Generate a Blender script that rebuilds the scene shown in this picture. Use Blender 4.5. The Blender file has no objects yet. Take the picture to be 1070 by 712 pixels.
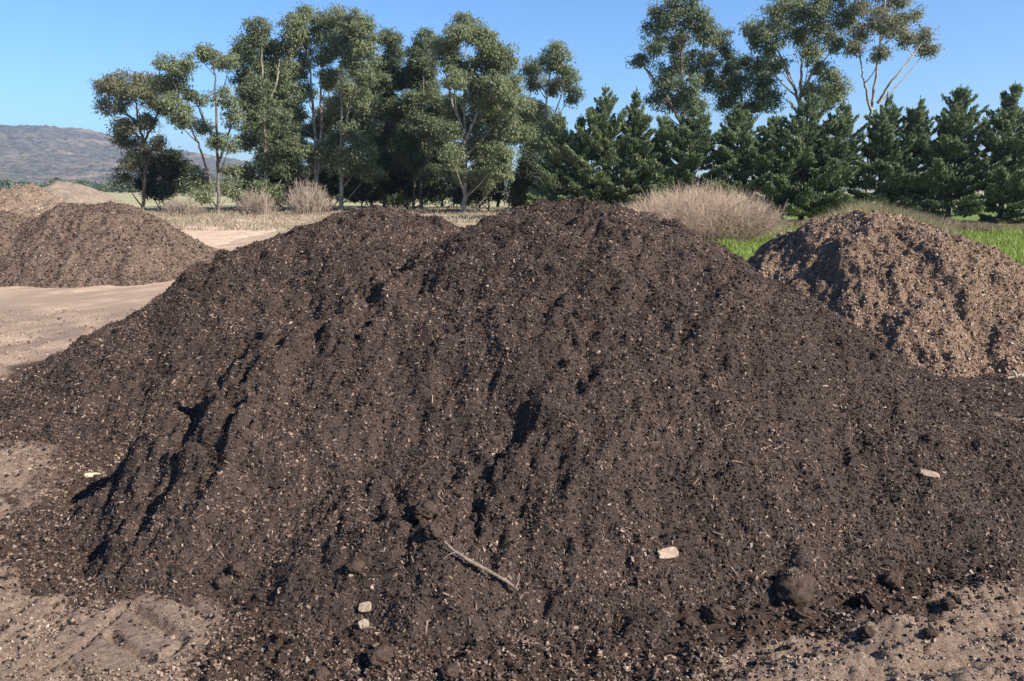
import bpy, math
import numpy as np
from mathutils import Vector

R = math.radians
rng = np.random.default_rng(11)
SC = bpy.context.scene
COL = SC.collection

# ------------------------------------------------------------------ camera plan (photo is 1070 x 712)
FPX, CX, CY, CAMZ = 832.0, 535.0, 356.0, 1.7
PITCH = math.atan2(158.0, FPX)
CP, SP = math.cos(PITCH), math.sin(PITCH)

def ray(px, py):
    rx, ru = (px - CX) / FPX, (CY - py) / FPX
    return np.array([rx, CP + ru * SP, -SP + ru * CP])

def at(px, py, y):
    d = ray(px, py)
    return np.array([0, 0, CAMZ]) + d * (y / d[1])

def on_ground(px, py):
    d = ray(px, py)
    return np.array([0, 0, CAMZ]) + d * (-CAMZ / d[2])

# ------------------------------------------------------------------ noise
def _h(ix, iy, seed):
    n = (ix.astype(np.int64) * 374761393 + iy.astype(np.int64) * 668265263 + seed * 1442695041) & 0xFFFFFFFF
    n = ((n ^ (n >> 13)) * 1274126177) & 0xFFFFFFFF
    n = n ^ (n >> 16)
    return (n & 0xFFFFFF) / float(0xFFFFFF)

def noise(x, y, seed=0):
    ix, iy = np.floor(x), np.floor(y)
    fx, fy = x - ix, y - iy
    ux, uy = fx * fx * fx * (fx * (fx * 6 - 15) + 10), fy * fy * fy * (fy * (fy * 6 - 15) + 10)
    def g(ax, ay):
        a = _h(ix + ax, iy + ay, seed) * 2 * np.pi
        return np.cos(a) * (fx - ax) + np.sin(a) * (fy - ay)
    return 1.5 * ((g(0, 0) * (1 - ux) + g(1, 0) * ux) * (1 - uy) + (g(0, 1) * (1 - ux) + g(1, 1) * ux) * uy)

def fbm(x, y, seed=0, octaves=4, gain=0.5):
    s, a = 0, 1.0
    for k in range(octaves):
        s = s + a * noise(x * 2.03 ** k + 17.3 * k, y * 2.03 ** k - 9.1 * k, seed + k)
        a *= gain
    return s

def worley(x, y, seed=0):
    ix, iy = np.floor(x), np.floor(y)
    best = np.full(x.shape, 9.0)
    for ax in (-1, 0, 1):
        for ay in (-1, 0, 1):
            cx, cy = ix + ax, iy + ay
            px, py = cx + _h(cx, cy, seed), cy + _h(cx, cy, seed + 77)
            best = np.minimum(best, (px - x) ** 2 + (py - y) ** 2)
    return np.sqrt(best)

def smooth(a, b, t):
    u = np.clip((t - a) / (b - a), 0, 1)
    return u * u * (3 - 2 * u)

# ------------------------------------------------------------------ object helpers
def mesh_obj(name, V, F, mat, parent=None, sm=False, attrs=None):
    """F: one (n,k) array or a list of them"""
    V = np.asarray(V, dtype=np.float32)
    Fs = [np.asarray(f, dtype=np.int32) for f in (F if isinstance(F, list) else [F])]
    me = bpy.data.meshes.new(name)
    me.vertices.add(len(V)); me.vertices.foreach_set('co', V.ravel())
    loops = np.concatenate([f.ravel() for f in Fs])
    tot = np.concatenate([np.full(len(f), f.shape[1], np.int32) for f in Fs])
    start = np.concatenate([[0], np.cumsum(tot)[:-1]]).astype(np.int32)
    me.loops.add(len(loops)); me.loops.foreach_set('vertex_index', loops)
    me.polygons.add(len(tot)); me.polygons.foreach_set('loop_start', start)
    me.polygons.foreach_set('loop_total', tot)
    me.polygons.foreach_set('use_smooth', np.full(len(tot), sm, dtype=bool))
    for k, a in (attrs or {}).items():
        at_ = me.attributes.new(k, 'FLOAT', 'POINT'); at_.data.foreach_set('value', np.asarray(a, np.float32))
    me.update(calc_edges=True); me.validate()
    me.materials.append(mat)
    o = bpy.data.objects.new(name, me); COL.objects.link(o)
    if parent is not None: o.parent = parent
    return o

def empty(name, loc):
    o = bpy.data.objects.new(name, None); COL.objects.link(o); o.location = loc
    o.empty_display_size = 0.2
    return o

def tag(o, label=None, cat=None, group=None, kind=None):
    for k, v in (('label', label), ('category', cat), ('group', group), ('kind', kind)):
        if v: o[k] = v
    return o

class Bag:
    """collects pieces of one mesh"""
    def __init__(s): s.V, s.F, s.n = [], {}, 0
    def add(s, V, F):
        V = np.asarray(V, float); F = np.asarray(F)
        s.V.append(V); s.F.setdefault(F.shape[1], []).append(F + s.n); s.n += len(V)
    def build(s, name, mat, parent=None, origin=None, sm=False):
        V = np.concatenate(s.V)
        if origin is not None: V = V - np.asarray(origin)
        return mesh_obj(name, V, [np.concatenate(f) for f in s.F.values()], mat, parent, sm)

def tube(P, rad, sides=6):
    P = np.asarray(P, float); n = len(P)
    rad = np.broadcast_to(np.asarray(rad, float), (n,))
    T = np.gradient(P, axis=0); T /= np.linalg.norm(T, axis=1)[:, None] + 1e-9
    ref = np.array([0.31, 0.17, 0.93]) if abs(T[:, 2]).mean() < 0.8 else np.array([0.93, 0.31, 0.1])
    A = np.cross(T, ref); A /= np.linalg.norm(A, axis=1)[:, None]
    B = np.cross(T, A)
    th = np.arange(sides) / sides * 2 * np.pi
    V = P[:, None] + rad[:, None, None] * (np.cos(th)[None, :, None] * A[:, None] + np.sin(th)[None, :, None] * B[:, None])
    i = np.arange(n - 1)[:, None] * sides; j = np.arange(sides)[None]
    k = (j + 1) % sides
    F = np.stack([i + j, i + k, i + sides + k, i + sides + j], -1).reshape(-1, 4)
    return V.reshape(-1, 3), F

def curve(p0, p1, p2, n=7):
    t = np.linspace(0, 1, n)[:, None]
    return (1 - t) ** 2 * np.asarray(p0) + 2 * t * (1 - t) * np.asarray(p1) + t * t * np.asarray(p2)

def unit(a): return a / (np.linalg.norm(a, axis=-1, keepdims=True) + 1e-9)

def leaves(P, D, L, W, r, Nr=None):
    """rhombus sprays at P with long axis D"""
    n = len(P)
    D = unit(D); S = unit(np.cross(D, r.normal(size=(n, 3)) if Nr is None else Nr + r.normal(size=(n, 3)) * .45))
    L = np.broadcast_to(L, (n,))[:, None]; W = np.broadcast_to(W, (n,))[:, None]
    up = np.cross(D, S) * L * 0.12 * r.normal(size=(n, 1))
    V = np.stack([P - D * L * .5, P + S * W * .5 + up, P + D * L * .5, P - S * W * .5 + up], 1)
    return V.reshape(-1, 3), np.arange(n * 4).reshape(n, 4)

def slivers(P, N, L, W, T, tilt, r):
    """little tapered wood chips lying about on a surface with normals N"""
    n = len(P)
    t = unit(np.cross(N, r.normal(size=(n, 3)))); t = unit(t + N * (r.normal(size=(n, 1)) * tilt))
    b = unit(np.cross(N, t)); b = unit(b + N * (r.normal(size=(n, 1)) * tilt)); m = unit(np.cross(t, b)); b = np.cross(m, t)
    sg = np.array([[-1, -1, -1], [1, -1, -1], [1, 1, -1], [-1, 1, -1], [-1, -1, 1], [1, -1, 1], [1, 1, 1], [-1, 1, 1]], float) * .5
    q = sg[None] * np.stack([L, W, T], -1)[:, None]
    q = q * (1 + r.uniform(-.45, .3, (n, 8, 3)))
    V = P[:, None] + q[..., :1] * t[:, None] + q[..., 1:2] * b[:, None] + q[..., 2:] * m[:, None]
    F = np.array([[0, 3, 2, 1], [4, 5, 6, 7], [0, 1, 5, 4], [1, 2, 6, 5], [2, 3, 7, 6], [3, 0, 4, 7]])
    return V.reshape(-1, 3), (F[None] + 8 * np.arange(n)[:, None, None]).reshape(-1, 4)

def crumbs(P, S, r):
    """irregular eight-faced lumps of soil"""
    n = len(P)
    base = np.array([[1, 0, 0], [-1, 0, 0], [0, 1, 0], [0, -1, 0], [0, 0, 1], [0, 0, -1]], float)
    q, _ = np.linalg.qr(r.normal(size=(n, 3, 3)))
    b = base[None] * r.uniform(.6, 1.25, (n, 6, 1)) + r.normal(size=(n, 6, 3)) * .15
    V = P[:, None] + np.einsum('nij,nkj->nki', q, b) * S[:, None, None]
    F = np.array([[0, 2, 4], [2, 1, 4], [1, 3, 4], [3, 0, 4], [2, 0, 5], [1, 2, 5], [3, 1, 5], [0, 3, 5]])
    return V.reshape(-1, 3), (F[None] + 6 * np.arange(n)[:, None, None]).reshape(-1, 3)

# ------------------------------------------------------------------ materials
def new_mat(name):
    m = bpy.data.materials.new(name); m.use_nodes = True
    nt = m.node_tree; nt.nodes.clear()
    out = nt.nodes.new('ShaderNodeOutputMaterial')
    return m, nt, out

def N_(nt, t, **kw):
    n = nt.nodes.new(t)
    for k, v in kw.items():
        if k in n.inputs: n.inputs[k].default_value = v
        else: setattr(n, k, v)
    return n

def ramp(nt, fac, stops, interp='LINEAR'):
    n = nt.nodes.new('ShaderNodeValToRGB'); cr = n.color_ramp; cr.interpolation = interp
    while len(cr.elements) < len(stops): cr.elements.new(0.5)
    for e, (p, c) in zip(cr.elements, stops):
        e.position = p; e.color = (*c, 1) if len(c) == 3 else c
    nt.links.new(fac, n.inputs['Fac'])
    return n.outputs['Color']

def mixc(nt, fac, a, b, mode='MIX'):
    n = nt.nodes.new('ShaderNodeMix'); n.data_type = 'RGBA'; n.blend_type = mode
    for sock, v in ((n.inputs['Factor'], fac), (n.inputs[6], a), (n.inputs[7], b)):
        if isinstance(v, bpy.types.NodeSocket): nt.links.new(v, sock)
        elif isinstance(v, (int, float)): sock.default_value = v
        else: sock.default_value = (*v, 1)
    return n.outputs[2]

def noise_tex(nt, scale, detail=4, rough=.6, vec=None):
    n = N_(nt, 'ShaderNodeTexNoise', Scale=scale, Detail=detail, Roughness=rough)
    if vec is None:
        tc = nt.nodes.new('ShaderNodeNewGeometry'); vec = tc.outputs['Position']
    nt.links.new(vec, n.inputs['Vector'])
    return n.outputs['Fac']

def attr(nt, name):
    n = nt.nodes.new('ShaderNodeAttribute'); n.attribute_name = name
    return n.outputs['Fac']

def island(nt):
    return nt.nodes.new('ShaderNodeNewGeometry').outputs['Random Per Island']

def finish(nt, out, color, rough=.95, spec=.15, bump=None, bump_d=.01, bump_s=1.0, trans=None):
    p = N_(nt, 'ShaderNodeBsdfPrincipled', Roughness=rough)
    p.inputs['Specular IOR Level'].default_value = spec
    if isinstance(color, bpy.types.NodeSocket): nt.links.new(color, p.inputs['Base Color'])
    else: p.inputs['Base Color'].default_value = (*color, 1)
    if bump is not None:
        b = N_(nt, 'ShaderNodeBump', Strength=bump_s, Distance=bump_d)
        nt.links.new(bump, b.inputs['Height']); nt.links.new(b.outputs['Normal'], p.inputs['Normal'])
    sh = p.outputs['BSDF']
    if trans:
        t = nt.nodes.new('ShaderNodeBsdfTranslucent')
        if isinstance(color, bpy.types.NodeSocket): nt.links.new(color, t.inputs['Color'])
        else: t.inputs['Color'].default_value = (*color, 1)
        mx = N_(nt, 'ShaderNodeMixShader', Fac=trans)
        nt.links.new(sh, mx.inputs[1]); nt.links.new(t.outputs['BSDF'], mx.inputs[2]); sh = mx.outputs[0]
    nt.links.new(sh, out.inputs['Surface'])

def soil_mat(name, dark, mid, pale, amount=.62, fine=130):
    m, nt, out = new_mat(name)
    n1 = noise_tex(nt, 2.2, 5, .65); n2 = noise_tex(nt, fine, 3, .7)
    c = ramp(nt, n2, [(.36, dark), (.62, mid), (amount + .14, pale)])
    c = mixc(nt, ramp(nt, n1, [(.35, (0, 0, 0)), (.7, (.55, .55, .55))]), c, mid)
    n3 = noise_tex(nt, fine * .7, 4, .75)
    finish(nt, out, c, bump=n3, bump_d=.012, bump_s=.9)
    return m

def flake_mat(name, stops, rough=.85):
    m, nt, out = new_mat(name)
    c = ramp(nt, island(nt), stops, 'CONSTANT')        # damp and dry patches run through the whole heap
    c = mixc(nt, 1.0, c, ramp(nt, noise_tex(nt, 1.7, 5, .65), [(.33, (.62, .60, .58)), (.52, (1, 1, 1)), (.70, (1.22, 1.2, 1.18))]), 'MULTIPLY')
    finish(nt, out, c, rough)
    return m

def plain_mat(name, a, b, scale=8, rough=.9, bump_d=.01, vec=None):
    m, nt, out = new_mat(name)
    n = noise_tex(nt, scale, 5, .65)
    finish(nt, out, ramp(nt, n, [(.35, a), (.65, b)]), rough, bump=noise_tex(nt, scale * 3, 4), bump_d=bump_d)
    return m

def leaf_mat(name, a, b, c, trans=.25, rough=.55):
    m, nt, out = new_mat(name)
    col = ramp(nt, island(nt), [(0, a), (.55, b), (1, c)])
    finish(nt, out, col, rough, .3, trans=trans)
    return m

M = {}
M['compost'] = soil_mat('dark_compost', (.018, .0128, .0106), (.066, .0465, .0380), (.22, .158, .122))
M['mulch'] = soil_mat('brown_mulch', (.066, .043, .030), (.19, .127, .087), (.38, .27, .19), .60, 70)
M['far_mulch'] = soil_mat('grey_brown_mulch', (.058, .041, .031), (.135, .096, .073), (.26, .19, .145), .6, 42)
M['pale_mulch'] = soil_mat('pale_tan_mulch', (.088, .064, .048), (.18, .134, .102), (.30, .235, .18), .6, 14)
M['straw_mound'] = soil_mat('straw_coloured_bank', (.13, .10, .078), (.22, .175, .135), (.33, .27, .205), .6, 9)
M['chip'] = flake_mat('wood_chips', [(0, (.034, .0240, .0195)), (.30, (.065, .0455, .0365)), (.60, (.115, .081, .063)),
                                     (.80, (.205, .146, .109)), (.95, (.30, .22, .163)), (.992, (.39, .31, .235))])
M['chip_brown'] = flake_mat('brown_wood_fibre', [(0, (.085, .056, .039)), (.2, (.165, .111, .077)), (.5, (.245, .169, .120)), (.80, (.33, .24, .175)), (.95, (.43, .335, .25))])
M['chip_far'] = flake_mat('weathered_wood_chips', [(0, (.07, .050, .039)), (.4, (.12, .087, .067)), (.75, (.18, .132, .103)), (.94, (.28, .21, .165))])
M['crumb_far'] = flake_mat('weathered_soil_crumbs', [(0, (.045, .032, .025)), (.5, (.085, .061, .048)), (.8, (.12, .088, .069))], .95)
M['crumb'] = flake_mat('soil_crumbs', [(0, (.020, .0142, .0118)), (.3, (.040, .0283, .023)), (.6, (.062, .0437, .0355)), (.85, (.098, .070, .056))], .95)
M['ground_crumb'] = flake_mat('yard_crumbs', [(0, (.022, .0157, .013)), (.35, (.045, .032, .026)), (.66, (.085, .060, .048)), (.86, (.145, .105, .081)), (.96, (.235, .178, .14))], .95)
M['clod'] = soil_mat('soil_clod', (.030, .020, .015), (.075, .051, .039), (.16, .11, .08), .64, 90)
M['clod_tan'] = soil_mat('dry_soil_clod', (.09, .066, .050), (.19, .14, .105), (.30, .23, .17), .64, 90)
M['stick'] = plain_mat('grey_stick_bark', (.085, .066, .052), (.215, .17, .135), 60, .8, .003)
M['block'] = plain_mat('bleached_wood', (.25, .18, .13), (.38, .285, .21), 40, .8, .003)
M['palechip'] = plain_mat('pale_wood', (.36, .29, .20), (.48, .40, .29), 50, .8, .002)
M['stone'] = plain_mat('pale_stone', (.20, .155, .115), (.33, .26, .20), 50, .8, .003)
M['bark'] = plain_mat('smooth_gum_bark', (.14, .117, .098), (.36, .31, .255), 3, .8, .02)
M['dark_bark'] = plain_mat('dark_gum_bark', (.085, .070, .058), (.17, .145, .12), 4, .85, .02)
M['conifer_bark'] = plain_mat('conifer_bark', (.05, .037, .028), (.10, .075, .055), 6, .9, .02)
M['gum'] = leaf_mat('gum_leaves', (.098, .124, .062), (.205, .236, .122), (.34, .37, .215), .5)
M['gum_dark'] = leaf_mat('dark_gum_leaves', (.070, .096, .050), (.148, .182, .095), (.26, .295, .17), .5)
M['gum_bronze'] = leaf_mat('bronze_gum_leaves', (.10, .11, .058), (.20, .20, .115), (.31, .30, .19), .5)
M['shrub'] = leaf_mat('dark_shrub_leaves', (.018, .028, .016), (.040, .056, .030), (.085, .105, .055))
M['conifer'] = leaf_mat('conifer_sprays', (.070, .105, .048), (.165, .215, .105), (.31, .35, .19), .35, .6)
M['grass'] = leaf_mat('green_grass', (.115, .165, .030), (.22, .29, .055), (.35, .41, .11), .35, .6)
M['drygrass'] = leaf_mat('dry_grass', (.19, .15, .102), (.30, .243, .172), (.43, .36, .262), .3, .7)
M['weed'] = leaf_mat('rank_weeds', (.15, .145, .062), (.255, .235, .115), (.39, .325, .20), .3, .7)
M['rust_weed'] = leaf_mat('dead_weed_stems', (.13, .088, .060), (.23, .165, .115), (.36, .28, .19), .2, .8)
M['twig'] = leaf_mat('bare_twigs', (.26, .185, .135), (.42, .315, .235), (.60, .48, .38), .15, .8)
M['paletwig'] = leaf_mat('pale_bare_twigs', (.19, .147, .112), (.29, .23, .18), (.42, .35, .28), .1, .8)

# ------------------------------------------------------------------ heaps (height above the yard)
def cone(x, y, cx, cy, H, rl, rr, rf, rb, a=.25):
    dx, dy = x - cx, y - cy
    rx = np.where(dx < 0, rl, rr); ry = np.where(dy < 0, rf, rb)
    r = np.sqrt((dx / rx) ** 2 + (dy / ry) ** 2)
    return H * (1 - (np.sqrt(r * r + a * a) - a) / (math.sqrt(1 + a * a) - a))

def smax(zs, k=.05):
    m = np.maximum.reduce(zs)
    return m + k * np.log(sum(np.exp((z - m) / k) for z in zs))

def toe(c, s=.060): return s * np.logaddexp(0, c / s) - .075

def warp(x, y, amp, f, seed):
    return x + amp * fbm(x * f, y * f, seed, 3), y + amp * fbm(x * f + 31, y * f, seed + 5, 3)

def raw_main(x, y):
    x, y = warp(x, y, .10, .9, 3)
    A = cone(x, y, .36, 5.35, 1.66, 2.75, 2.95, 2.46, 3.0, .50)
    A2 = cone(x, y, .72, 5.15, 1.50, 2.0, 2.85, 2.10, 2.8, .34)
    B0 = cone(x, y, -.30, 5.05, 1.49, 1.35, 2.2, 2.05, 2.2, .18)
    B = cone(x, y, -.82, 4.80, 1.27, 1.02, 2.2, 1.82, 2.2, .16)
    C = cone(x, y, -1.36, 4.50, 1.01, .76, 1.9, 1.42, 1.8, .15)
    C2 = cone(x, y, -1.66, 4.05, .68, .55, 1.5, .86, 1.3, .16)
    D1 = cone(x, y, -1.86, 3.85, .30, .65, 1.1, .46, .9, .25)
    E = cone(x, y, -.38, 3.72, .56, 1.0, 1.6, 1.08, 1.6, .40)
    return smax([A, A2, B0, B, C, C2, D1, E], .032)

def raw_left(x, y):
    x, y = warp(x, y, .12, .8, 13)
    A = cone(x, y, -1.22, 7.40, 1.56, 3.35, 3.0, 2.42, 2.6, .38)
    B = cone(x, y, -2.15, 7.15, 1.08, 2.45, 2.4, 2.10, 2.2, .36)
    return smax([A, B], .05)

def raw_right(x, y):
    x, y = warp(x, y, .12, .8, 23)
    A = cone(x, y, 4.10, 9.50, 1.46, 2.0, 3.2, 2.38, 2.6, .85)
    B = cone(x, y, 4.95, 9.35, 1.10, 1.9, 2.5, 2.2, 2.3, .35)
    return smax([A, B], .05)

def raw_far(x, y):
    x, y = warp(x, y, .18, .6, 33)
    A = cone(x, y, -8.35, 16.3, 1.48, 2.9, 2.85, 2.25, 2.6, .62)
    B = cone(x, y, -10.7, 16.2, 1.36, 2.6, 2.6, 2.20, 2.5, .55)
    return smax([A, B], .06)

def raw_pale(x, y):
    x, y = warp(x, y, .18, .6, 43)
    return cone(x, y, -11.9, 19.6, 1.78, 3.6, 2.9, 2.7, 2.7, .40)

def raw_bank(x, y):
    x, y = warp(x, y, .3, .4, 53)
    return smax([cone(x, y, -16.2, 29.5, 1.98, 3.5, 3.4, 4, 4, .4), cone(x, y, -21, 30, 1.8, 4, 4, 4, 4, .4)], .08)

def detail(x, y, s=1.0, seed=100, lump=1.0):
    u, v = warp(x, y, .05, 4, seed + 40)
    z = .058 * fbm(u * 2.1, v * 2.1, seed, 3)
    z += .027 * fbm(u * 8, v * 8, seed + 3, 3)
    z += lump * .021 * (.45 - worley(u * 12, v * 12, seed + 7)) * smooth(-.1, .5, noise(x * 2.3, y * 2.3, seed + 9) + .25)
    z += lump * .014 * (.45 - worley(u * 34, v * 34, seed + 8))
    z += .009 * fbm(x * 55, y * 55, seed + 12, 2)
    z -= .028 * smooth(.24, .12, worley(u * 4.2, v * 4.2, seed + 31)) * smooth(-.1, .4, noise(x * 1.3, y * 1.3, seed + 33))
    return z * s

def march(h, px, py, y0, y1):
    d = ray(px, py); t = np.linspace(y0, y1, 2500) / d[1]
    X, Y, Z = d[0] * t, d[1] * t, CAMZ + d[2] * t
    hit = np.nonzero(Z < h(X, Y))[0]
    if not len(hit): return None
    i = hit[0]
    return np.array([X[i], Y[i]])

def scarp(x, y, line, amp, w, seed):
    """a slumped edge along a line: the ground drops on its left, stands up on its right"""
    best = np.full(x.shape, 9.0); sg = np.zeros(x.shape)
    jj = .035 + .16 * max(0, w - .12); fq = 8 if w < .25 else 4.5
    jx = jj * fbm(x * fq, y * fq, seed, 4, .65); jy = jj * fbm(x * fq + 7, y * fq, seed + 2, 4, .65)
    for a, b in zip(line[:-1], line[1:]):
        e = b - a; L2 = e @ e + 1e-9
        t = np.clip(((x + jx - a[0]) * e[0] + (y + jy - a[1]) * e[1]) / L2, 0, 1)
        ex, ey = x + jx - (a[0] + t * e[0]), y + jy - (a[1] + t * e[1])
        d = np.hypot(ex, ey); s = e[0] * ey - e[1] * ex
        m = d < best
        best = np.where(m, d, best); sg = np.where(m, s / math.sqrt(L2), sg)
    s = sg if line[0][1] > line[-1][1] else -sg
    g = np.tanh(s / (.022 if w < .25 else .055)) * np.where(s > 0, np.exp(-best / w), .75 * np.exp(-best / (w * .55)))
    g *= np.exp(-np.maximum(best - np.abs(sg), 0) / .07) * (.55 + .75 * np.clip(fbm(x * 7, y * 7, seed + 4, 2) + .4, 0, 1))
    return amp * g

def near_line(x, y, line, w):
    best = np.full(x.shape, 9.0)
    for a, b in zip(line[:-1], line[1:]):
        e = b - a; t = np.clip(((x - a[0]) * e[0] + (y - a[1]) * e[1]) / (e @ e + 1e-9), 0, 1)
        best = np.minimum(best, np.hypot(x - a[0] - t * e[0], y - a[1] - t * e[1]))
    return np.exp(-(best / w) ** 2)

def bare_main(x, y): return toe(raw_main(x, y))
def bare_left(x, y): return toe(raw_left(x, y))
def bare_right(x, y): return toe(raw_right(x, y))

MAIN_LINES = [
    ([(432, 268), (400, 292), (352, 308), (318, 330), (268, 352), (232, 385), (208, 430), (190, 480), (168, 528)], .105, .34),
    ([(372, 318), (345, 345), (330, 372)], .05, .18), ([(300, 372), (270, 410), (258, 440)], .055, .2), ([(250, 440), (236, 480), (222, 515)], .05, .18),
    ([(150, 452), (132, 490)], .05, .16),  # photo outline of slumped edges, depth of the edge, reach
    ([(606, 220), (618, 243), (640, 252)], .055, .16), ([(645, 240), (655, 256)], .035, .1),
    ([(548, 430), (540, 468), (514, 500)], .075, .16), ([(510, 505), (496, 560)], .055, .13), ([(530, 500), (520, 540)], .04, .1),
    ([(398, 322), (384, 352)], .10, .16), 
    ([(240, 395), (205, 425)], .06, .16),
     ([(232, 470), (215, 510)], .04, .12),
    ([(376, 425), (366, 472)], .06, .12), ([(388, 512), (410, 545), (438, 556)], .07, .12), ([(330, 490), (322, 520)], .03, .1),
    ([(588, 322), (596, 350)], .06, .12), ([(622, 340), (634, 362)], .05, .12), ([(604, 388), (612, 412)], .06, .12),
    ([(560, 500), (548, 560)], .05, .14), ([(700, 350), (740, 375)], .03, .12), ([(868, 400), (895, 420)], .055, .1),
    ([(800, 545), (812, 580)], .045, .1), ([(850, 505), (862, 535)], .035, .1), ([(690, 440), (706, 470)], .03, .1),
    ([(640, 470), (650, 500)], .03, .1), ([(440, 350), (425, 390)], .04, .14), ([(500, 300), (488, 330)], .035, .14),
    ([(310, 400), (296, 430)], .04, .12), ([(270, 430), (255, 470)], .045, .12), ([(905, 455), (930, 480)], .03, .1),
    ([(520, 380), (512, 410)], .035, .1), ([(450, 430), (444, 470)], .035, .1), ([(740, 270), (790, 300)], .03, .15)]
MAIN_HOLES = [(471, 396, .05, .07), (393, 343, .05, .08), (604, 402, .04, .06), (428, 528, .06, .09), (545, 455, .05, .08),
              (385, 540, .05, .06), (815, 608, .06, .07)]
LEFT_LINES = [([(262, 246), (232, 268)], .09, .25), ([(236, 272), (218, 288)], .07, .2), ([(120, 355), (108, 376)], .06, .15),
              ([(150, 335), (138, 350)], .04, .14), ([(255, 330), (246, 345)], .05, .12), ([(300, 260), (290, 280)], .04, .15),
              ([(180, 380), (165, 400)], .04, .14), ([(60, 400), (52, 420)], .03, .1)]
RIGHT_LINES = [([(862, 222), (876, 262), (872, 295)], .14, .4), ([(874, 300), (885, 335)], .07, .22), ([(925, 345), (940, 375)], .10, .25),
               ([(925, 275), (930, 295)], .07, .2), ([(900, 320), (908, 345)], .07, .2), ([(980, 360), (990, 385)], .06, .18),
               ([(850, 235), (830, 262)], .06, .25), ([(1000, 300), (1010, 330)], .05, .2), ([(960, 260), (985, 290)], .05, .2)]

def build_lines(h, lines, y0, y1):
    out = []
    for pts, amp, w in lines:
        amp *= .80 if w > .15 else .42
        q = [march(h, px, py, y0, y1) for px, py in pts]
        q = [p for p in q if p is not None]
        if len(q) > 1: out.append((np.array(q), amp, w))
    return out

LM = build_lines(bare_main, MAIN_LINES, 2.3, 6.2)
LL = build_lines(bare_left, LEFT_LINES, 3.5, 9)
LR = build_lines(bare_right, RIGHT_LINES, 5, 11)
ROUGH = [(np.array([q for q in (march(bare_main, px, py, 2.3, 6.2) for px, py in L) if q is not None]), w) for L, w in (
    ([(440, 262), (400, 290), (350, 310), (318, 332), (262, 356), (228, 388), (200, 440), (178, 490), (160, 530)], .26),
    ([(606, 222), (622, 242), (652, 254)], .14), ([(548, 432), (540, 468), (512, 510), (495, 560)], .15), ([(390, 512), (412, 545), (440, 552)], .10),
    ([(300, 380), (262, 420), (240, 470)], .16), ([(585, 325), (640, 350), (605, 400)], .12), ([(700, 350), (760, 380)], .08), ([(140, 450), (125, 490)], .12))]
HM = [(march(bare_main, px, py, 2.3, 6.2), d, r) for px, py, d, r in MAIN_HOLES]

def random_scarps(cx, cy, rx, ry, n, seed, amp):
    r = np.random.default_rng(seed); out = []
    for _ in range(n):
        p = np.array([cx + r.uniform(-rx, rx), cy + r.uniform(-ry, ry)])
        a = r.uniform(-2.9, -.3); L = r.uniform(.04, .14)
        q = p + L * np.array([math.cos(a), math.sin(a)])
        out.append((np.array([p, (p + q) / 2 + r.normal(size=2) * .03, q]), amp * r.uniform(.4, 1.2), r.uniform(.06, .14)))
    return out

LM += random_scarps(.4, 4.2, 3.0, 1.3, 70, 5, .015)
LL += random_scarps(-2.4, 6.0, 2.3, 1.6, 40, 6, .018)
LR += random_scarps(4.2, 8.4, 1.8, 1.4, 36, 7, .05)

def add_lines(z, x, y, lines, seed):
    for i, (ln, amp, w) in enumerate(lines):
        lo, hi = ln.min(0) - 4 * w - .1, ln.max(0) + 4 * w + .1
        m = (x > lo[0]) & (x < hi[0]) & (y > lo[1]) & (y < hi[1])
        if m.any(): z[m] += scarp(x[m], y[m], ln, amp, w, seed + i)
    return z

def h_main(x, y):
    c = raw_main(x, y); f = smooth(-.12, .12, c)
    d = detail(x, y, 1.0, 100)
    ang = np.arctan2(y - 5.3, x - .4); rad = np.hypot(x - .4, y - 5.3)
    d = d + .006 * fbm(ang * 13 + .3 * noise(x * 3, y * 3, 8), rad * .9, 141, 3) * smooth(.3, 1.2, rad)
    z = toe(c) + d * (.10 + .90 * f)
    e = add_lines(np.zeros_like(z), x, y, LM, 300)
    rough = np.zeros_like(z)
    for ln, w in ROUGH: rough = np.maximum(rough, near_line(x + .06 * fbm(x * 6, y * 6, 91, 2), y, ln, w))
    u, v = warp(x, y, .05, 6, 92)
    e += rough * (.085 * (.42 - worley(u * 7.5, v * 7.5, 93)) + .045 * (.42 - worley(u * 17, v * 17, 94)) + .035 * fbm(x * 9, y * 9, 95, 3))
    for p, dp, r in HM:
        if p is not None: e -= dp * np.exp(-((x - p[0]) ** 2 + (y - p[1]) ** 2) / r ** 2)
    return z + e * smooth(-.05, .1, c)

def h_left(x, y):
    c = raw_left(x, y); f = smooth(-.12, .12, c)
    z = toe(c) + detail(x, y, 1.05, 200) * (.10 + .90 * f)
    return z + add_lines(np.zeros_like(z), x, y, LL, 400) * smooth(-.05, .1, c)

def h_right(x, y):
    c = raw_right(x, y); f = smooth(-.12, .12, c)
    z = toe(c) + detail(x, y, 1.5, 260, 1.5) * (.10 + .90 * f)
    return z + add_lines(np.zeros_like(z), x, y, LR, 500) * smooth(-.05, .1, c)

def h_far(x, y):
    c = raw_far(x, y)
    return toe(c) + (.11 * fbm(x * 1.1, y * 1.1, 61, 4) + .05 * fbm(x * 6, y * 6, 62, 3) + .03 * (.4 - worley(x * 9, y * 9, 63))) * (.3 + .7 * smooth(-.1, .15, c))

def h_pale(x, y):
    c = raw_pale(x, y)
    return toe(c) + (.12 * fbm(x * .9, y * .9, 71, 4) + .05 * fbm(x * 5, y * 5, 72, 3)) * (.3 + .7 * smooth(-.1, .15, c))

def h_bank(x, y):
    c = raw_bank(x, y)
    return toe(c) + (.12 * fbm(x * .8, y * .8, 81, 4) + .06 * fbm(x * 4, y * 4, 82, 3)) * (.3 + .7 * smooth(-.1, .15, c))

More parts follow.
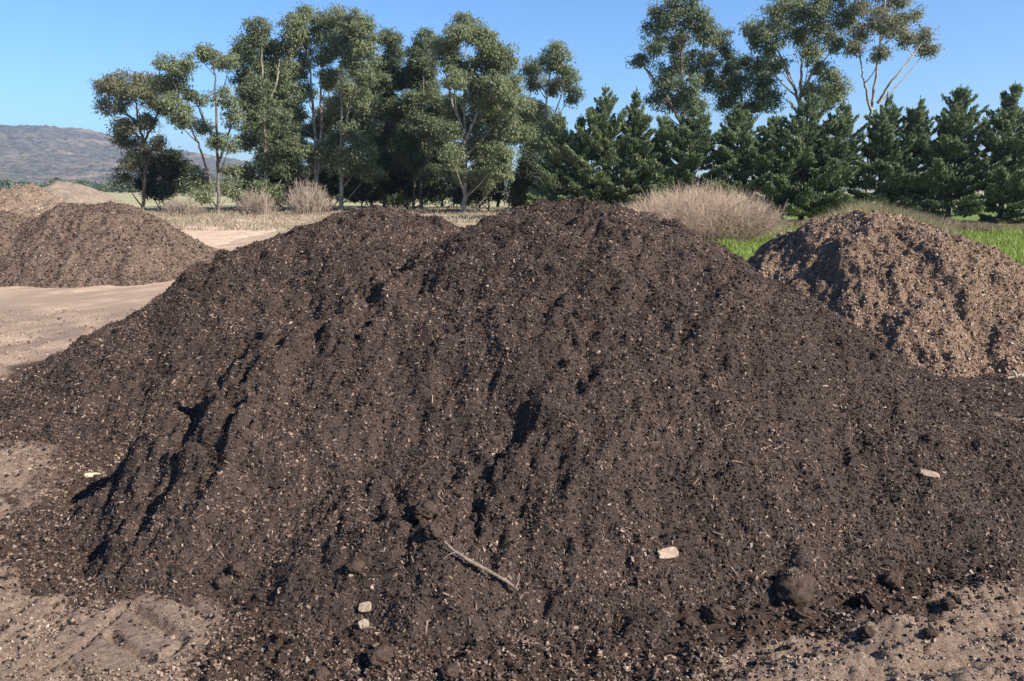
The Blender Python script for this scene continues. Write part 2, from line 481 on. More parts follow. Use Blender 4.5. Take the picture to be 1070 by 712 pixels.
# ------------------------------------------------------------------ the yard: one sheet to the horizon
GR = [  # tyre lug prints: px segments
    ([(134, 628), (97, 663)], .025, .017), ([(138, 633), (166, 650), (194, 668)], .034, .019), ([(113, 660), (136, 677), (158, 690)], .034, .019),
    ([(192, 671), (172, 686)], .025, .016), ([(92, 668), (64, 690), (44, 704)], .025, .017), ([(168, 613), (200, 632), (218, 644)], .025, .017),
    ([(70, 692), (92, 712)], .025, .017), ([(284, 690), (306, 668)], .015, .018), ([(222, 692), (258, 702)], .013, .018), ([(28, 640), (60, 652)], .013, .018)]
TP = on_ground(145, 660)
GRG = [(np.array([on_ground(*p)[:2] for p in s]), d, w) for s, d, w in GR]

def yard_z(x, y):
    r = np.hypot(x, y)
    near = np.exp(-(r / 26) ** 2)
    z = .028 * fbm(x * 1.1, y * 1.1, 500, 3) + .026 * fbm(x * 6, y * 6, 501, 3)
    z += .010 * (.45 - worley(x * 9 + .6 * noise(x * 5, y * 5, 3), y * 9, 503)) * smooth(-.2, .5, noise(x * 1.3, y * 1.3, 504))
    z += .013 * fbm(x * 20, y * 26, 505, 4, .68)
    z = z * near * (1 - .72 * smooth(.42, .22, np.hypot(x - TP[0], y - TP[1])))
    m = (r < 5.2)
    if m.any():
        xm, ym = x[m], y[m]; e = np.zeros_like(xm)
        for ln, dp, w in GRG:
            best = np.full(xm.shape, 9.0)
            for a, b in zip(ln[:-1], ln[1:]):
                v = b - a; t = np.clip(((xm - a[0]) * v[0] + (ym - a[1]) * v[1]) / (v @ v), 0, 1)
                best = np.minimum(best, np.hypot(xm - a[0] - t * v[0], ym - a[1] - t * v[1]))
            best = np.abs(best + .004 * noise(xm * 9, ym * 9, 9))
            e += -dp * np.exp(-(best / w) ** 4) + .10 * dp * np.exp(-((best - 2.2 * w) / (1.2 * w)) ** 2)
        z[m] += e
    # ruts of dug soil in the bottom right corner
    q = smooth(3.4, 2.9, y - .25 * x) * smooth(.1, .6, x)
    z += q * .045 * fbm(x * 2.5 + y * 2, y * 9, 510, 3)
    return z

def axis(lo, a, b, hi, step, grow=1.06):
    mid = list(np.arange(a, b, step)); out = [b]; s = step
    while out[-1] < hi: s *= grow; out.append(out[-1] + s)
    left = [a]; s = step
    while left[-1] > lo: s *= grow; left.append(left[-1] - s)
    return np.array(left[:0:-1] + mid + out)

gx = axis(-2500, -3.4, 3.2, 2500, .0115)
gy = axis(-60, 2.25, 4.6, 3000, .0115, 1.04)
X, Y = np.meshgrid(gx, gy); x, y = X.ravel(), Y.ravel()
z = yard_z(x, y)
nx, ny = len(gx), len(gy)
i = np.arange(ny - 1)[:, None] * nx + np.arange(nx - 1)[None]
F = np.stack([i, i + 1, i + nx + 1, i + nx], -1).reshape(-1, 4)
nz = fbm(x * 1.6, y * 1.6, 600, 5, .6)
edge = np.maximum.reduce([raw_main(x, y), raw_left(x, y) - .02])
edge = edge + .14 * smooth(-1.5, -.9, x) * smooth(1.0, .4, x) * smooth(3.6, 3.2, y)
spill = smooth(-.20, .0, edge + .15 * nz + .07 * fbm(x * 14, y * 14, 605, 2))
mid_floor = smooth(1.9, 2.9, x) * smooth(3.5, 4.2, y) * smooth(8.6, 7.2, y)
ls = on_ground(128, 478)
spill = np.maximum(spill, .80 * smooth(1.15, .45, np.hypot((x - ls[0]) / .60, (y - ls[1]) / .92) + .30 * nz))
tp = on_ground(145, 660)
spill = spill * (1 - .95 * smooth(.46, .20, np.hypot(x - tp[0], (y - tp[1]) * 1.1) + .05 * nz))
spill = np.clip(np.maximum(spill, .92 * mid_floor * smooth(-.9, .2, nz + .3)), 0, 1)
pale = smooth(-.35, .55, nz + .25 * np.sin(y * .9)) * smooth(5.5, 9, y) * smooth(2, -1, x) * .75 + smooth(9.5, 12.5, y) * smooth(-2, -3.5, x) * .35
pale = np.clip(pale, 0, 1) * smooth(60, 40, y)
rr = np.hypot(x, y)
nb = fbm(x * .35, y * .35, 620, 4)
green = smooth(15, 18.5, y + 2 * nb) * smooth(3.0, 5.5, x - .05 * y + .6 * nb) * smooth(95, 75, y)
dry = smooth(26, 33, y + 3 * nb) * (1 - green)
field = smooth(58, 75, y + 6 * nb)
mulchy = smooth(-.5, -.05, raw_right(x, y) + .2 * nz)
yard = mesh_obj('ground', np.stack([x, y, z], 1), F, None or M['compost'], sm=True,
                attrs={'spill': spill, 'pale': pale, 'green': green, 'dry': dry, 'field': field, 'mulchy': mulchy})
tag(yard, kind='structure')
m, nt, out = new_mat('yard_ground')
n1 = noise_tex(nt, 3.5, 6, .65); n2 = noise_tex(nt, 45, 4, .7); n3 = noise_tex(nt, 160, 3, .7); n4 = noise_tex(nt, 260, 3, .7)
c = ramp(nt, n2, [(.30, (.140, .100, .075)), (.50, (.255, .188, .144)), (.72, (.39, .305, .24))])
c = mixc(nt, ramp(nt, n1, [(.38, (0, 0, 0)), (.68, (.6, .6, .6))]), c, (.185, .132, .098))
c = mixc(nt, .55, c, ramp(nt, n4, [(.36, (.38, .35, .33)), (.5, (1, 1, 1)), (.66, (1.5, 1.42, 1.35))]), 'MULTIPLY')
c = mixc(nt, attr(nt, 'pale'), c, ramp(nt, n1, [(.3, (.37, .258, .178)), (.7, (.55, .415, .30))]))
d = ramp(nt, n3, [(.36, (.032, .021, .0155)), (.62, (.090, .059, .044)), (.78, (.24, .165, .118))])
c = mixc(nt, attr(nt, 'mulchy'), c, ramp(nt, n2, [(.3, (.06, .042, .029)), (.7, (.16, .11, .075))]))
sp = N_(nt, 'ShaderNodeMath', operation='MULTIPLY_ADD'); nt.links.new(n3, sp.inputs[0]); sp.inputs[1].default_value = 1.6; sp.inputs[2].default_value = -.8
sq = N_(nt, 'ShaderNodeMath', operation='ADD'); nt.links.new(attr(nt, 'spill'), sq.inputs[0]); nt.links.new(sp.outputs[0], sq.inputs[1])
c = mixc(nt, ramp(nt, sq.outputs[0], [(.30, (0, 0, 0)), (.62, (1, 1, 1))]), c, d)
nf = noise_tex(nt, .25, 6, .65)
c = mixc(nt, attr(nt, 'dry'), c, ramp(nt, nf, [(.3, (.25, .20, .125)), (.7, (.40, .33, .225))]))
c = mixc(nt, attr(nt, 'green'), c, ramp(nt, noise_tex(nt, 2.5, 5, .7), [(.3, (.07, .11, .025)), (.7, (.15, .21, .05))]))
c = mixc(nt, attr(nt, 'field'), c, ramp(nt, noise_tex(nt, .04, 6, .65), [(.35, (.23, .22, .12)), (.65, (.34, .31, .18))]))
finish(nt, out, c, bump=noise_tex(nt, 110, 5, .78), bump_d=.022, bump_s=.9)
yard.data.materials[0] = m

# pale wheel track running off past the far heaps
def track(pts, w, name):
    P = np.array([on_ground(*p)[:2] for p in pts]); t = np.linspace(0, len(P) - 1, 60)
    c = np.stack([np.interp(t, range(len(P)), P[:, k]) for k in (0, 1)], 1)
    T = unit(np.gradient(c, axis=0)); S = np.stack([-T[:, 1], T[:, 0]], 1)
    u = np.linspace(-1, 1, 12)
    ww = w * (1 + .25 * fbm(t * .9, t * 0, 88, 3))
    V = c[:, None] + u[None, :, None] * S[:, None] * ww[:, None, None]
    Vx, Vy = V[..., 0].ravel(), V[..., 1].ravel()
    k = np.arange(59)[:, None] * 12 + np.arange(11)[None]
    F = np.stack([k, k + 1, k + 13, k + 12], -1).reshape(-1, 4)
    z = yard_z(Vx, Vy) + .035 + .02 * fbm(Vx * 2, Vy * 2, 89, 3) - .05 * np.tile(np.abs(u) ** 6, 60)
    mt, nt, out = new_mat('pale_track_soil')
    c = ramp(nt, noise_tex(nt, 1.2, 6, .7), [(.3, (.36, .255, .18)), (.7, (.56, .43, .32))])
    finish(nt, out, c, bump=noise_tex(nt, 6, 5), bump_d=.08)
    return tag(mesh_obj(name, np.stack([Vx, Vy, z], 1), F, mt, sm=True), kind='structure')
track([(120, 262), (205, 246), (250, 236), (300, 229), (380, 225)], 2.6, 'dirt_track')

# ------------------------------------------------------------------ heaps as meshes
def heap(name, hf, x0, x1, y0, y1, step, mat, label, lift=.045):
    ax, ay = np.arange(x0, x1, step), np.arange(y0, y1, step)
    X, Y = np.meshgrid(ax, ay); x, y = X.ravel(), Y.ravel(); z = hf(x, y)
    w = len(ax)
    i = np.arange(len(ay) - 1)[:, None] * w + np.arange(w - 1)[None]
    F = np.stack([i, i + 1, i + w + 1, i + w], -1).reshape(-1, 4)
    keep = (z[F] > -.060).any(1)
    F = F[keep]; used = np.unique(F); remap = np.full(len(z), -1); remap[used] = np.arange(len(used))
    o = mesh_obj(name, np.stack([x, y, z], 1)[used], remap[F], mat, sm=True)
    tag(o, label, 'heap', 'heaps of compost and mulch in the yard')
    return o, (ax, ay, z.reshape(len(ay), w))

def sample(grid, x, y):
    ax, ay, Z = grid
    s = ax[1] - ax[0]
    u, v = (x - ax[0]) / s, (y - ay[0]) / s
    i, j = np.clip(u.astype(int), 0, len(ax) - 2), np.clip(v.astype(int), 0, len(ay) - 2)
    fu, fv = u - i, v - j
    z00, z10, z01, z11 = Z[j, i], Z[j, i + 1], Z[j + 1, i], Z[j + 1, i + 1]
    z = (z00 * (1 - fu) + z10 * fu) * (1 - fv) + (z01 * (1 - fu) + z11 * fu) * fv
    N = unit(np.stack([-(z10 - z00 + z11 - z01) / (2 * s), -(z01 - z00 + z11 - z10) / (2 * s), np.ones_like(z)], 1))
    return z, N

def litter(grid, n, r, x0, x1, y0, y1, power=1.0):
    x, y = r.uniform(x0, x1, n), r.uniform(y0, y1, n)
    z, N = sample(grid, x, y)
    P = np.stack([x, y, z], 1)
    vis = ((np.array([0, 0, CAMZ + .9]) - P) * N).sum(1) > -.1     # leave bare the slope turned well away
    ok = (z > -.012) & vis
    return P[ok], N[ok]

def dress(o, grid, box, nchips, ncrumbs, L, S, chipmat, crumbmat, seed, tilt=.35, nfib=0):
    r = np.random.default_rng(seed)
    P, N = litter(grid, nchips, r, *box)
    k = r.uniform(size=len(P)) < .45 + .75 * smooth(-.35, .35, fbm(P[:, 0] * 2.2, P[:, 1] * 2.2, seed + 60, 3))   # chips lie in drifts
    P, N = P[k], N[k]; n = len(P)
    low = 1 + .35 * smooth(.45, .05, P[:, 2]) * (r.uniform(size=n) < .35)            # the coarse ones have rolled to the foot
    l = L * np.clip(np.exp(r.normal(size=n) * .48), .35, 2.5) * low; w = l * r.uniform(.14, .55, n); t = w * r.uniform(.25, .7, n)
    V, F = slivers(P + N * (t * .3)[:, None], N, l, w, t, tilt, r)
    c = mesh_obj('wood_chips', V, F, chipmat, o); tag(c, kind='stuff')
    if ncrumbs:
        P, N = litter(grid, ncrumbs, r, *box); s = S * np.clip(np.exp(r.normal(size=len(P)) * .5), .35, 2.6)
        V, F = crumbs(P + N * (s * .25)[:, None], s, r)
        c = mesh_obj('soil_crumbs', V, F, crumbmat, o); tag(c, kind='stuff')
    if nfib:
        P, N = litter(grid, nfib, r, *box); n = len(P); bag = Bag()
        l = L * 2.9 * np.clip(np.exp(r.normal(size=n) * .4), .5, 2.0)
        V, F = slivers(P + N * .004, N, l, l * r.uniform(.05, .11, n), l * .05, .3, r)
        c = mesh_obj('straw_fibres', V, F, chipmat, o); tag(c, kind='stuff')

MAINH, gm = heap('compost_heap', h_main, -3.4, 4.6, 2.2, 8.4, .0135, M['compost'], 'largest heap of dark brown compost filling the middle of the yard')
LEFTH, gl = heap('compost_heap', h_left, -5.6, 1.6, 3.9, 10.4, .017, M['compost'], 'dark compost heap behind and joined to the big one, sloping down to the pale yard')
RIGHTH, gr = heap('mulch_heap', h_right, 1.6, 8.0, 6.6, 12.6, .02, M['mulch'], 'coarse lighter brown mulch heap with a dark gully, in front of green grass')
FARH, gf = heap('compost_heap', h_far, -14, -5, 13.2, 19.5, .035, M['far_mulch'], 'far grey brown heap in front of the paler mound on the pale yard')
PALEH, gp = heap('mulch_heap', h_pale, -16.5, -8.5, 16.4, 22.8, .05, M['pale_mulch'], 'paler tan heap just behind the far grey brown heap')
BANKH, gb = heap('earth_bank', h_bank, -26, -10.5, 25, 34.5, .10, M['straw_mound'], 'low straw coloured bank at the back below the hazy hill')

dress(MAINH, gm, (-3.1, 3.9, 2.3, 6.0), 360000, 230000, .0084, .0042, M['chip'], M['crumb'], 1, .5, 14000)
dress(LEFTH, gl, (-5.4, .2, 4.0, 8.2), 190000, 120000, .0115, .0056, M['chip'], M['crumb'], 2, .5, 6000)
dress(RIGHTH, gr, (2.0, 7.0, 6.7, 10.4), 150000, 40000, .0145, .0075, M['chip_brown'], M['chip_brown'], 3, .6, 9000)
dress(FARH, gf, (-13, -5.2, 13.4, 17.2), 70000, 30000, .022, .012, M['chip_far'], M['crumb_far'], 4, .5)
dress(PALEH, gp, (-15, -8.7, 16.6, 20.4), 34000, 0, .026, .02, M['chip_brown'], M['crumb'], 5, .5)

# loose crumbs and chips spilled over the yard round the heaps
r = np.random.default_rng(21)
yy = 2.2 + 5.3 * r.uniform(size=340000) ** 1.5; xx = r.uniform(-4.5, 4.5, 340000)
e = np.maximum.reduce([raw_main(xx, yy), raw_left(xx, yy)])
pr = smooth(-.34, .0, e + .12 * fbm(xx * 2, yy * 2, 3, 3)) * (e < .09)
pr = np.maximum(pr, .55 * smooth(-.62, -.1, e + .15 * fbm(xx * 3, yy * 3, 4, 3)) * smooth(-1.5, -.9, xx) * smooth(1.1, .4, xx) * (e < .09))
pr = np.maximum(pr, .5 * smooth(1.1, .4, np.hypot((xx - ls[0]) / .60, (yy - ls[1]) / .92)) * (e < .05))
pr = pr * (1 - .92 * smooth(.42, .20, np.hypot(xx - tp[0], yy - tp[1])))
pr = np.maximum(pr, .13 * (e < .05) * smooth(-.3, .4, fbm(xx * 1.5, yy * 1.5, 8, 3) + .15))
pr = np.maximum(pr, .5 * smooth(1.9, 2.9, xx) * smooth(3.5, 4.2, yy))
k = r.uniform(size=len(xx)) < pr
xx, yy = xx[k], yy[k]; P = np.stack([xx, yy, yard_z(xx, yy)], 1); Nn = np.tile([0, 0, 1.], (len(P), 1))
h = len(P) * 6 // 10
s = .0054 * np.clip(np.exp(r.normal(size=h) * .5), .4, 2.4)
V, F = crumbs(P[:h] + Nn[:h] * (s * .35)[:, None], s, r)
tag(mesh_obj('spilled_soil', V, F, M['ground_crumb']), 'loose dark crumbs of soil spilled round the heap foot', 'soil', kind='stuff')
n = len(P) - h; l = .0125 * np.clip(np.exp(r.normal(size=n) * .45), .4, 2.1); w = l * r.uniform(.2, .55, n); t = w * r.uniform(.3, .6, n)
V, F = slivers(P[h:] + Nn[h:] * (t * .4)[:, None], Nn[h:], l, w, t, .25, r)
tag(mesh_obj('scattered_chips', V, F, M['chip']), 'small wood chips scattered on the dirt round the heap foot', 'wood chips', kind='stuff')

M['grit'] = flake_mat('tan_soil_grit', [(0, (.13, .094, .070)), (.25, (.20, .147, .112)), (.6, (.27, .20, .155)), (.88, (.36, .28, .22))], .95)
r = np.random.default_rng(22)
yy = 2.3 + 9 * r.uniform(size=110000) ** 2.2; xx = r.uniform(-.78, .78, 110000) * yy
e = np.maximum.reduce([raw_main(xx, yy), raw_left(xx, yy), raw_right(xx, yy)])
k = (e < .0) & (r.uniform(size=len(xx)) > .9 * smooth(.34, .18, np.hypot(xx - tp[0], yy - tp[1]))) & (r.uniform(size=len(xx)) < .35 + .65 * smooth(-.2, .3, fbm(xx * 3, yy * 3, 15, 3)))
xx, yy = xx[k], yy[k]; P = np.stack([xx, yy, yard_z(xx, yy)], 1)
s = .0036 * np.clip(np.exp(r.normal(size=len(P)) * .55), .4, 3.0) * np.clip(yy / 4, .9, 1.8)
V, F = crumbs(P + np.array([0, 0, 1.]) * (s * .3)[:, None], s, r)
tag(mesh_obj('soil_grit', V, F, M['grit']), 'tan grit and crumbs of dry soil over the bare yard', 'soil', kind='stuff')

# ------------------------------------------------------------------ clods, stick, chips
def surface_at(px, py):
    d = ray(px, py); t = np.linspace(2.0, 16, 5000) / d[1]
    Xs, Ys, Zs = d[0] * t, d[1] * t, CAMZ + d[2] * t
    hs = yard_z(Xs, Ys)
    for g in (gm, gl, gr):
        ax, ay, _ = g
        inn = (Xs > ax[0]) & (Xs < ax[-2]) & (Ys > ay[0]) & (Ys < ay[-2])
        if inn.any():
            zz, _n = sample(g, Xs[inn], Ys[inn]); hs[inn] = np.maximum(hs[inn], zz)
    i = np.nonzero(Zs < hs)[0][0]
    p = np.array([Xs[i], Ys[i], hs[i]])
    n = np.array([0, 0, 1.])
    for g in (gm, gl, gr):
        ax, ay, _ = g
        if ax[0] < p[0] < ax[-2] and ay[0] < p[1] < ay[-2]:
            zz, nn = sample(g, p[:1], p[1:2])
            if abs(zz[0] - p[2]) < 1e-4:
                e_ = .05
                za = [sample(g, np.array([p[0] + a]), np.array([p[1] + b]))[0][0] for a, b in ((e_, 0), (-e_, 0), (0, e_), (0, -e_))]
                n = unit(np.array([-(za[0] - za[1]) / (2 * e_), -(za[2] - za[3]) / (2 * e_), 1.]))
    return p, n

def ico(sub):
    import bmesh
    bm = bmesh.new(); bmesh.ops.create_icosphere(bm, subdivisions=sub, radius=1.0)
    bm.verts.ensure_lookup_table()
    V = np.array([v.co[:] for v in bm.verts]); F = np.array([[v.index for v in f.verts] for f in bm.faces]); bm.free()
    return V, F
IV, IF = ico(4)

def clod_mesh(name, seed, mat):
    r = np.random.default_rng(seed)
    V = IV.copy(); n = IV
    d = .26 * (fbm(n[:, 0] * 1.5 + n[:, 2] * 1.1 + seed, n[:, 1] * 1.5 - n[:, 2] * .8, seed, 3)) + .16 * fbm(n[:, 0] * 5 + n[:, 2] * 4, n[:, 1] * 5 - n[:, 2] * 4, seed + 9, 3)
    d += .24 * (.4 - worley(n[:, 0] * 3.4 + n[:, 2] * 3, n[:, 1] * 3.4 - n[:, 2] * 2, seed + 4))
    V = V * (1 + d)[:, None] * np.array([1.05, .95, .85]) * r.uniform(.92, 1.08, 3)
    o = mesh_obj(name, V, IF, mat, sm=True)
    return o
proto = [clod_mesh('soil_clod', 40 + q, M['clod']) for q in range(5)]
proto_used = [False] * 5
tan_mesh = None
CLODS = [  # px, py of centre, px diameter, label
    (828, 611, 38, 'largest round clod of dark soil, with a dry tuft on top, at the heap foot'),
    (836, 637, 21, 'dark clod just below the largest tufted clod'),
    (745, 638, 23, 'rounded dark clod where the heap meets the tan dirt, left of the tufted clod'),
    (720, 648, 17, 'smaller dark clod touching the bare dirt, beside the rounded dark one'),
    (907, 661, 19, 'lone dark clod out on the bare dirt with a long shadow'),
    (931, 604, 21, 'dark clod at the right foot of the big heap'),
    (908, 626, 18, 'dark clod between the heap foot and the lone clod'),
    (990, 631, 14, 'small dark clod lying on clean tan dirt right of the others'),
    (446, 527, 38, 'big grey brown clod on the heap face casting a dark hollow'),
    (453, 552, 22, 'crumbly clod resting under the big grey brown clod'),
    (371, 588, 21, 'grey clod low on the heap face left of the stick'),
    (397, 682, 27, 'flat dark clod at the bottom edge of the spilled compost'),
    (469, 698, 24, 'flat dark clod nearest the camera on tan dirt, below the stick'),
    (335, 704, 21, 'dark clod in the bottom dirt right of the tyre print'),
    (248, 593, 17, 'dark clod on the spilled compost above the tyre print'),
    (231, 607, 13, 'small dark clod next to the clod above the tyre print'),
    (973, 660, 14, 'low brown clod on dirt, right of the lone dark clod'),
]
for q, (px, py, dia, lab) in enumerate(CLODS):
    p, n = surface_at(px, py + dia * .30)
    dist = np.linalg.norm(p - np.array([0, 0, CAMZ])); rad = dia * (.46 if q == 0 else .40) * dist / FPX
    b = q % 5
    if not proto_used[b]: o = proto[b]; proto_used[b] = True
    else: o = proto[b].copy(); COL.objects.link(o)
    sq = .72 if 'flat' in lab or 'low' in lab else 1.0
    o.scale = (rad, rad, rad * sq); o.rotation_euler = (rng.uniform(-.3, .3), rng.uniform(-.3, .3), rng.uniform(0, 6.28))
    o.location = Vector(p + np.array([0, 0, rad * .38 * sq]))
    tag(o, lab, 'clod', 'soil clods on and around the big heap')
    if q == 0:
        r = np.random.default_rng(3); Vt = []
        bag = Bag()
        for k in range(60):
            a = r.uniform(0, 6.28); d0 = np.array([math.cos(a) * .5, math.sin(a) * .5, 1.0]); d0 += r.normal(size=3) * .2
            st = unit(np.array([r.normal() * .28, r.normal() * .28 - .2, 1.0])) * .88
            en = st + unit(d0) * r.uniform(.15, .38)
            bag.add(*tube(np.array([st, (st + en) / 2 + r.normal(size=3) * .03, en]), [.022, .02, .006], 3))
        t_ = bag.build('dry_tuft', M['drygrass'], o)

def lying(px, py, P2, rads, name, mat, label, cat, sides=8, lift=.01, parent=None):
    pass

# the stick: follows the heap face, one forked end
pts = [(464, 572), (472, 582), (485, 590), (500, 598), (514, 606), (528, 614), (541, 623)]
Q = []
for px, py in pts:
    p, n = surface_at(px, py); Q.append(p + n * .016)
Q = np.array(Q); kk = np.arange(7); Q = np.stack([np.polyval(np.polyfit(kk, Q[:, j], 3 if j < 2 else 2), kk) for j in range(3)], 1); Q[:, 2] += .016
t = np.linspace(0, 6, 25); Qs = np.stack([np.interp(t, range(7), Q[:, k]) for k in range(3)], 1)
Qs[1:-1] = (Qs[:-2] + Qs[1:-1] + Qs[2:]) / 3; Qs += .0008 * rng.normal(size=Qs.shape)
bag = Bag(); bag.add(*tube(Qs, np.interp(t, [0, 2, 5, 6], [.005, .0085, .0085, .006]) * (1 + .1 * rng.normal(size=25)), 8))
st = bag.build('fallen_stick', M['stick'], None, Qs[0], True); st.location = Qs[0]
tag(st, 'long thin grey stick with a forked end lying down the heap face', 'stick')
f0 = Qs[-2]; bag = Bag()
bag.add(*tube(curve(f0, f0 + [.006, 0, .012], f0 + [.018, -.004, .045], 5), [.005, .0045, .0035, .003, .002], 6))
bag.build('fork', M['block'], st, Qs[0], True)
bag = Bag(); f1 = Qs[5]
bag.add(*tube(curve(f1, f1 + [-.02, -.01, .004], f1 + [-.05, -.035, -.012], 5), [.003, .003, .0025, .002, .0015], 5))
bag.build('side_twig', M['stick'], st, Qs[0], True)

def flake(name, px, py, lw, lh, ang, mat, label, cat, thick=.012, group=None, seed=1):
    p, n = surface_at(px, py); dist = np.linalg.norm(p - np.array([0, 0, CAMZ])); s = dist / FPX
    n = unit(n * .6 + unit(np.array([0, 0, CAMZ]) - p) * .4)
    right = np.array([1., 0, 0]); t = unit(right - n * (right @ n)); b = np.cross(n, t)
    r = np.random.default_rng(seed)
    th = np.linspace(0, 2 * np.pi, 15)[:-1]
    e = np.sign(np.cos(th)) * np.abs(np.cos(th)) ** .6 * lw * s / 2, np.sign(np.sin(th)) * np.abs(np.sin(th)) ** .6 * lh * s / 2
    ca, sa = math.cos(ang), math.sin(ang)
    u = (e[0] * ca - e[1] * sa) * r.uniform(.88, 1.1, 14); v = (e[0] * sa + e[1] * ca) * r.uniform(.88, 1.1, 14)
    rings = []
    for kk, (sc, hh) in enumerate(((.86, 0), (1, .25), (1, .7), (.88, 1.0))):
        rings.append(sc * (u[:, None] * t + v[:, None] * b) + n * (hh * thick + .12 * thick * r.normal(size=(14, 1)) * (kk > 1)))
    V = np.concatenate(rings + [np.mean(rings[0], 0)[None], np.mean(rings[3], 0)[None]])
    F4 = [[a * 14 + j, a * 14 + (j + 1) % 14, (a + 1) * 14 + (j + 1) % 14, (a + 1) * 14 + j] for a in range(3) for j in range(14)]
    F3 = [[56, (j + 1) % 14, j] for j in range(14)] + [[57, 42 + j, 42 + (j + 1) % 14] for j in range(14)]
    o = mesh_obj(name, V, [np.array(F4), np.array(F3)], mat); o.location = Vector(p + n * thick * .15)
    tag(o, label, cat, group)
    return o
flake('wood_offcut', 697, 580, 21, 11, .18, M['block'], 'small pinkish tan wood block lying alone on the front face of the heap', 'wood piece', .020, seed=4)
flake('wood_chip', 96, 497, 14, 5, .25, M['palechip'], 'whitish chip on the spilled compost at the left', 'wood chip', .006, seed=5)
flake('wood_chip', 971, 496, 17, 6, -.3, M['block'], 'long tan wood chip on the right flank of the big heap', 'wood chip', .008, seed=6)
flake('pale_stone', 382, 637, 13, 10, .2, M['stone'], 'upper of two pale stones on spilled compost left of the stick', 'stone', .018, 'pale stones', seed=7)
flake('pale_stone', 380, 655, 11, 9, .5, M['stone'], 'lower and smaller of two pale stones left of the stick', 'stone', .016, 'pale stones', seed=8)
p, n = surface_at(1064, 398)
bag = Bag()
for a, b in (((-.10, .0, .02), (.16, -.02, .07)), ((.02, -.01, .04), (.10, .02, .16)), ((-.02, 0, .03), (-.09, -.04, .10))):
    a, b = np.array(a), np.array(b); bag.add(*tube(curve(a, (a + b) / 2 + [0, 0, .03], b, 6), np.linspace(.012, .005, 6), 6))
o = bag.build('root_piece', M['palechip'], None, None, True); o.location = Vector(p)
tag(o, 'pale branching piece of root at the foot of the lighter brown heap', 'root')

# ------------------------------------------------------------------ trees
def wpt(px, py, D, dy=0.0):
    return at(px, py, D + dy)

def gum(trunks, blobs, D, label, seed, leaf='gum', bark='bark', tr=.16, dens=1.0, lower=None, name='gum_tree', cat='tree', group='tall gum trees behind the heaps', drop=1.0):
    """trunks: list of pixel polylines (first one starts on the ground); blobs: leafy masses (px, py, rx, ry)"""
    r = np.random.default_rng(seed)
    base = on_ground(*trunks[0][0]); base = np.array([base[0] / base[1] * D, D, 0.0])
    root = empty(name, base); tag(root, label, cat, group)
    mpp = D / FPX * 1.01
    tb, lb = Bag(), Bag(); T = []
    for q, line in enumerate(trunks):
        P = np.array([wpt(px, py, D, (0 if k == 0 else r.normal() * .25)) for k, (px, py) in enumerate(line)])
        if q == 0: P[0] = base + [0, 0, -.1]
        t = np.linspace(0, len(P) - 1, 4 * len(P) + 6)
        C = np.stack([np.interp(t, range(len(P)), P[:, k]) for k in range(3)], 1)
        for _ in range(3): C[1:-1] = (C[:-2] + C[1:-1] * 2 + C[2:]) / 4
        C[1:-1] += r.normal(size=C[1:-1].shape) * [.03, .03, 0]
        rad = np.linspace(tr if q == 0 else tr * .7, .035, len(C)); rad[0] *= 1.25
        tb.add(*tube(C, rad, 8)); T.append((C, rad))
    allC = np.concatenate([c for c, _ in T]); allR = np.concatenate([q for _, q in T])
    LV = []
    for (px, py, rx, ry) in blobs:
        dep = r.uniform(-1, 1) * min(3.0, 1.1 + rx * mpp * 1.3)
        c = wpt(px, py, D, dep); ax, az = rx * mpp * 1.08, ry * mpp * 1.08
        ay_ = ax * r.uniform(.8, 1.15)
        hd = np.hypot(allC[:, 0] - c[0], allC[:, 1] - c[1])
        cost = np.abs(c[2] - allC[:, 2] - .9 * hd - .3) + .35 * hd
        i = int(np.argmin(cost)); s = allC[i]
        mid = (s + c) / 2 + np.array([0, 0, -.12 * np.linalg.norm(c - s)]) + r.normal(size=3) * .12
        r0 = min(allR[i] * .7, .025 + .012 * np.linalg.norm(c - s))
        lb.add(*tube(curve(s, mid, c, 8), np.linspace(r0, .014, 8), 5))
        nsub = max(8, int(round(dens * 23.0 * (ax * az) ** .75)))
        u = unit(r.normal(size=(nsub, 3))) * (r.uniform(.25, 1.0, (nsub, 1)) ** .55)
        sc = c + u * [ax, ay_, az]
        for k in range(nsub):
            if r.uniform() < .6: lb.add(*tube(curve(c - [0, 0, az * .4], (c + sc[k]) / 2 + [0, 0, -.08], sc[k], 4), [.014, .011, .009, .006], 3))
            m_ = int(r.uniform(66, 112)); rs = r.uniform(.30, .58)
            q = np.clip(r.normal(size=(m_, 3)), -1.7, 1.7) * [rs * .62, rs * .62, rs * .42]
            d = q * .8 + np.array([0, 0, -.45 * drop]) + r.normal(size=(m_, 3)) * .35
            LV.append((sc[k] + q, d, unit(q + .35 * (sc[k] - c)) + [0, 0, .45]))
    P, Dd, Nn_ = (np.concatenate([a[q] for a in LV]) for q in range(3))
    V, F = leaves(P, Dd, r.uniform(.14, .30, len(P)), r.uniform(.055, .105, len(P)), r, Nn_)
    tb.build('trunk', M[bark], root, base, True)
    lb.build('limbs', M[bark], root, base, True)
    mesh_obj('crown', V - base, F, M[leaf], root)
    return root

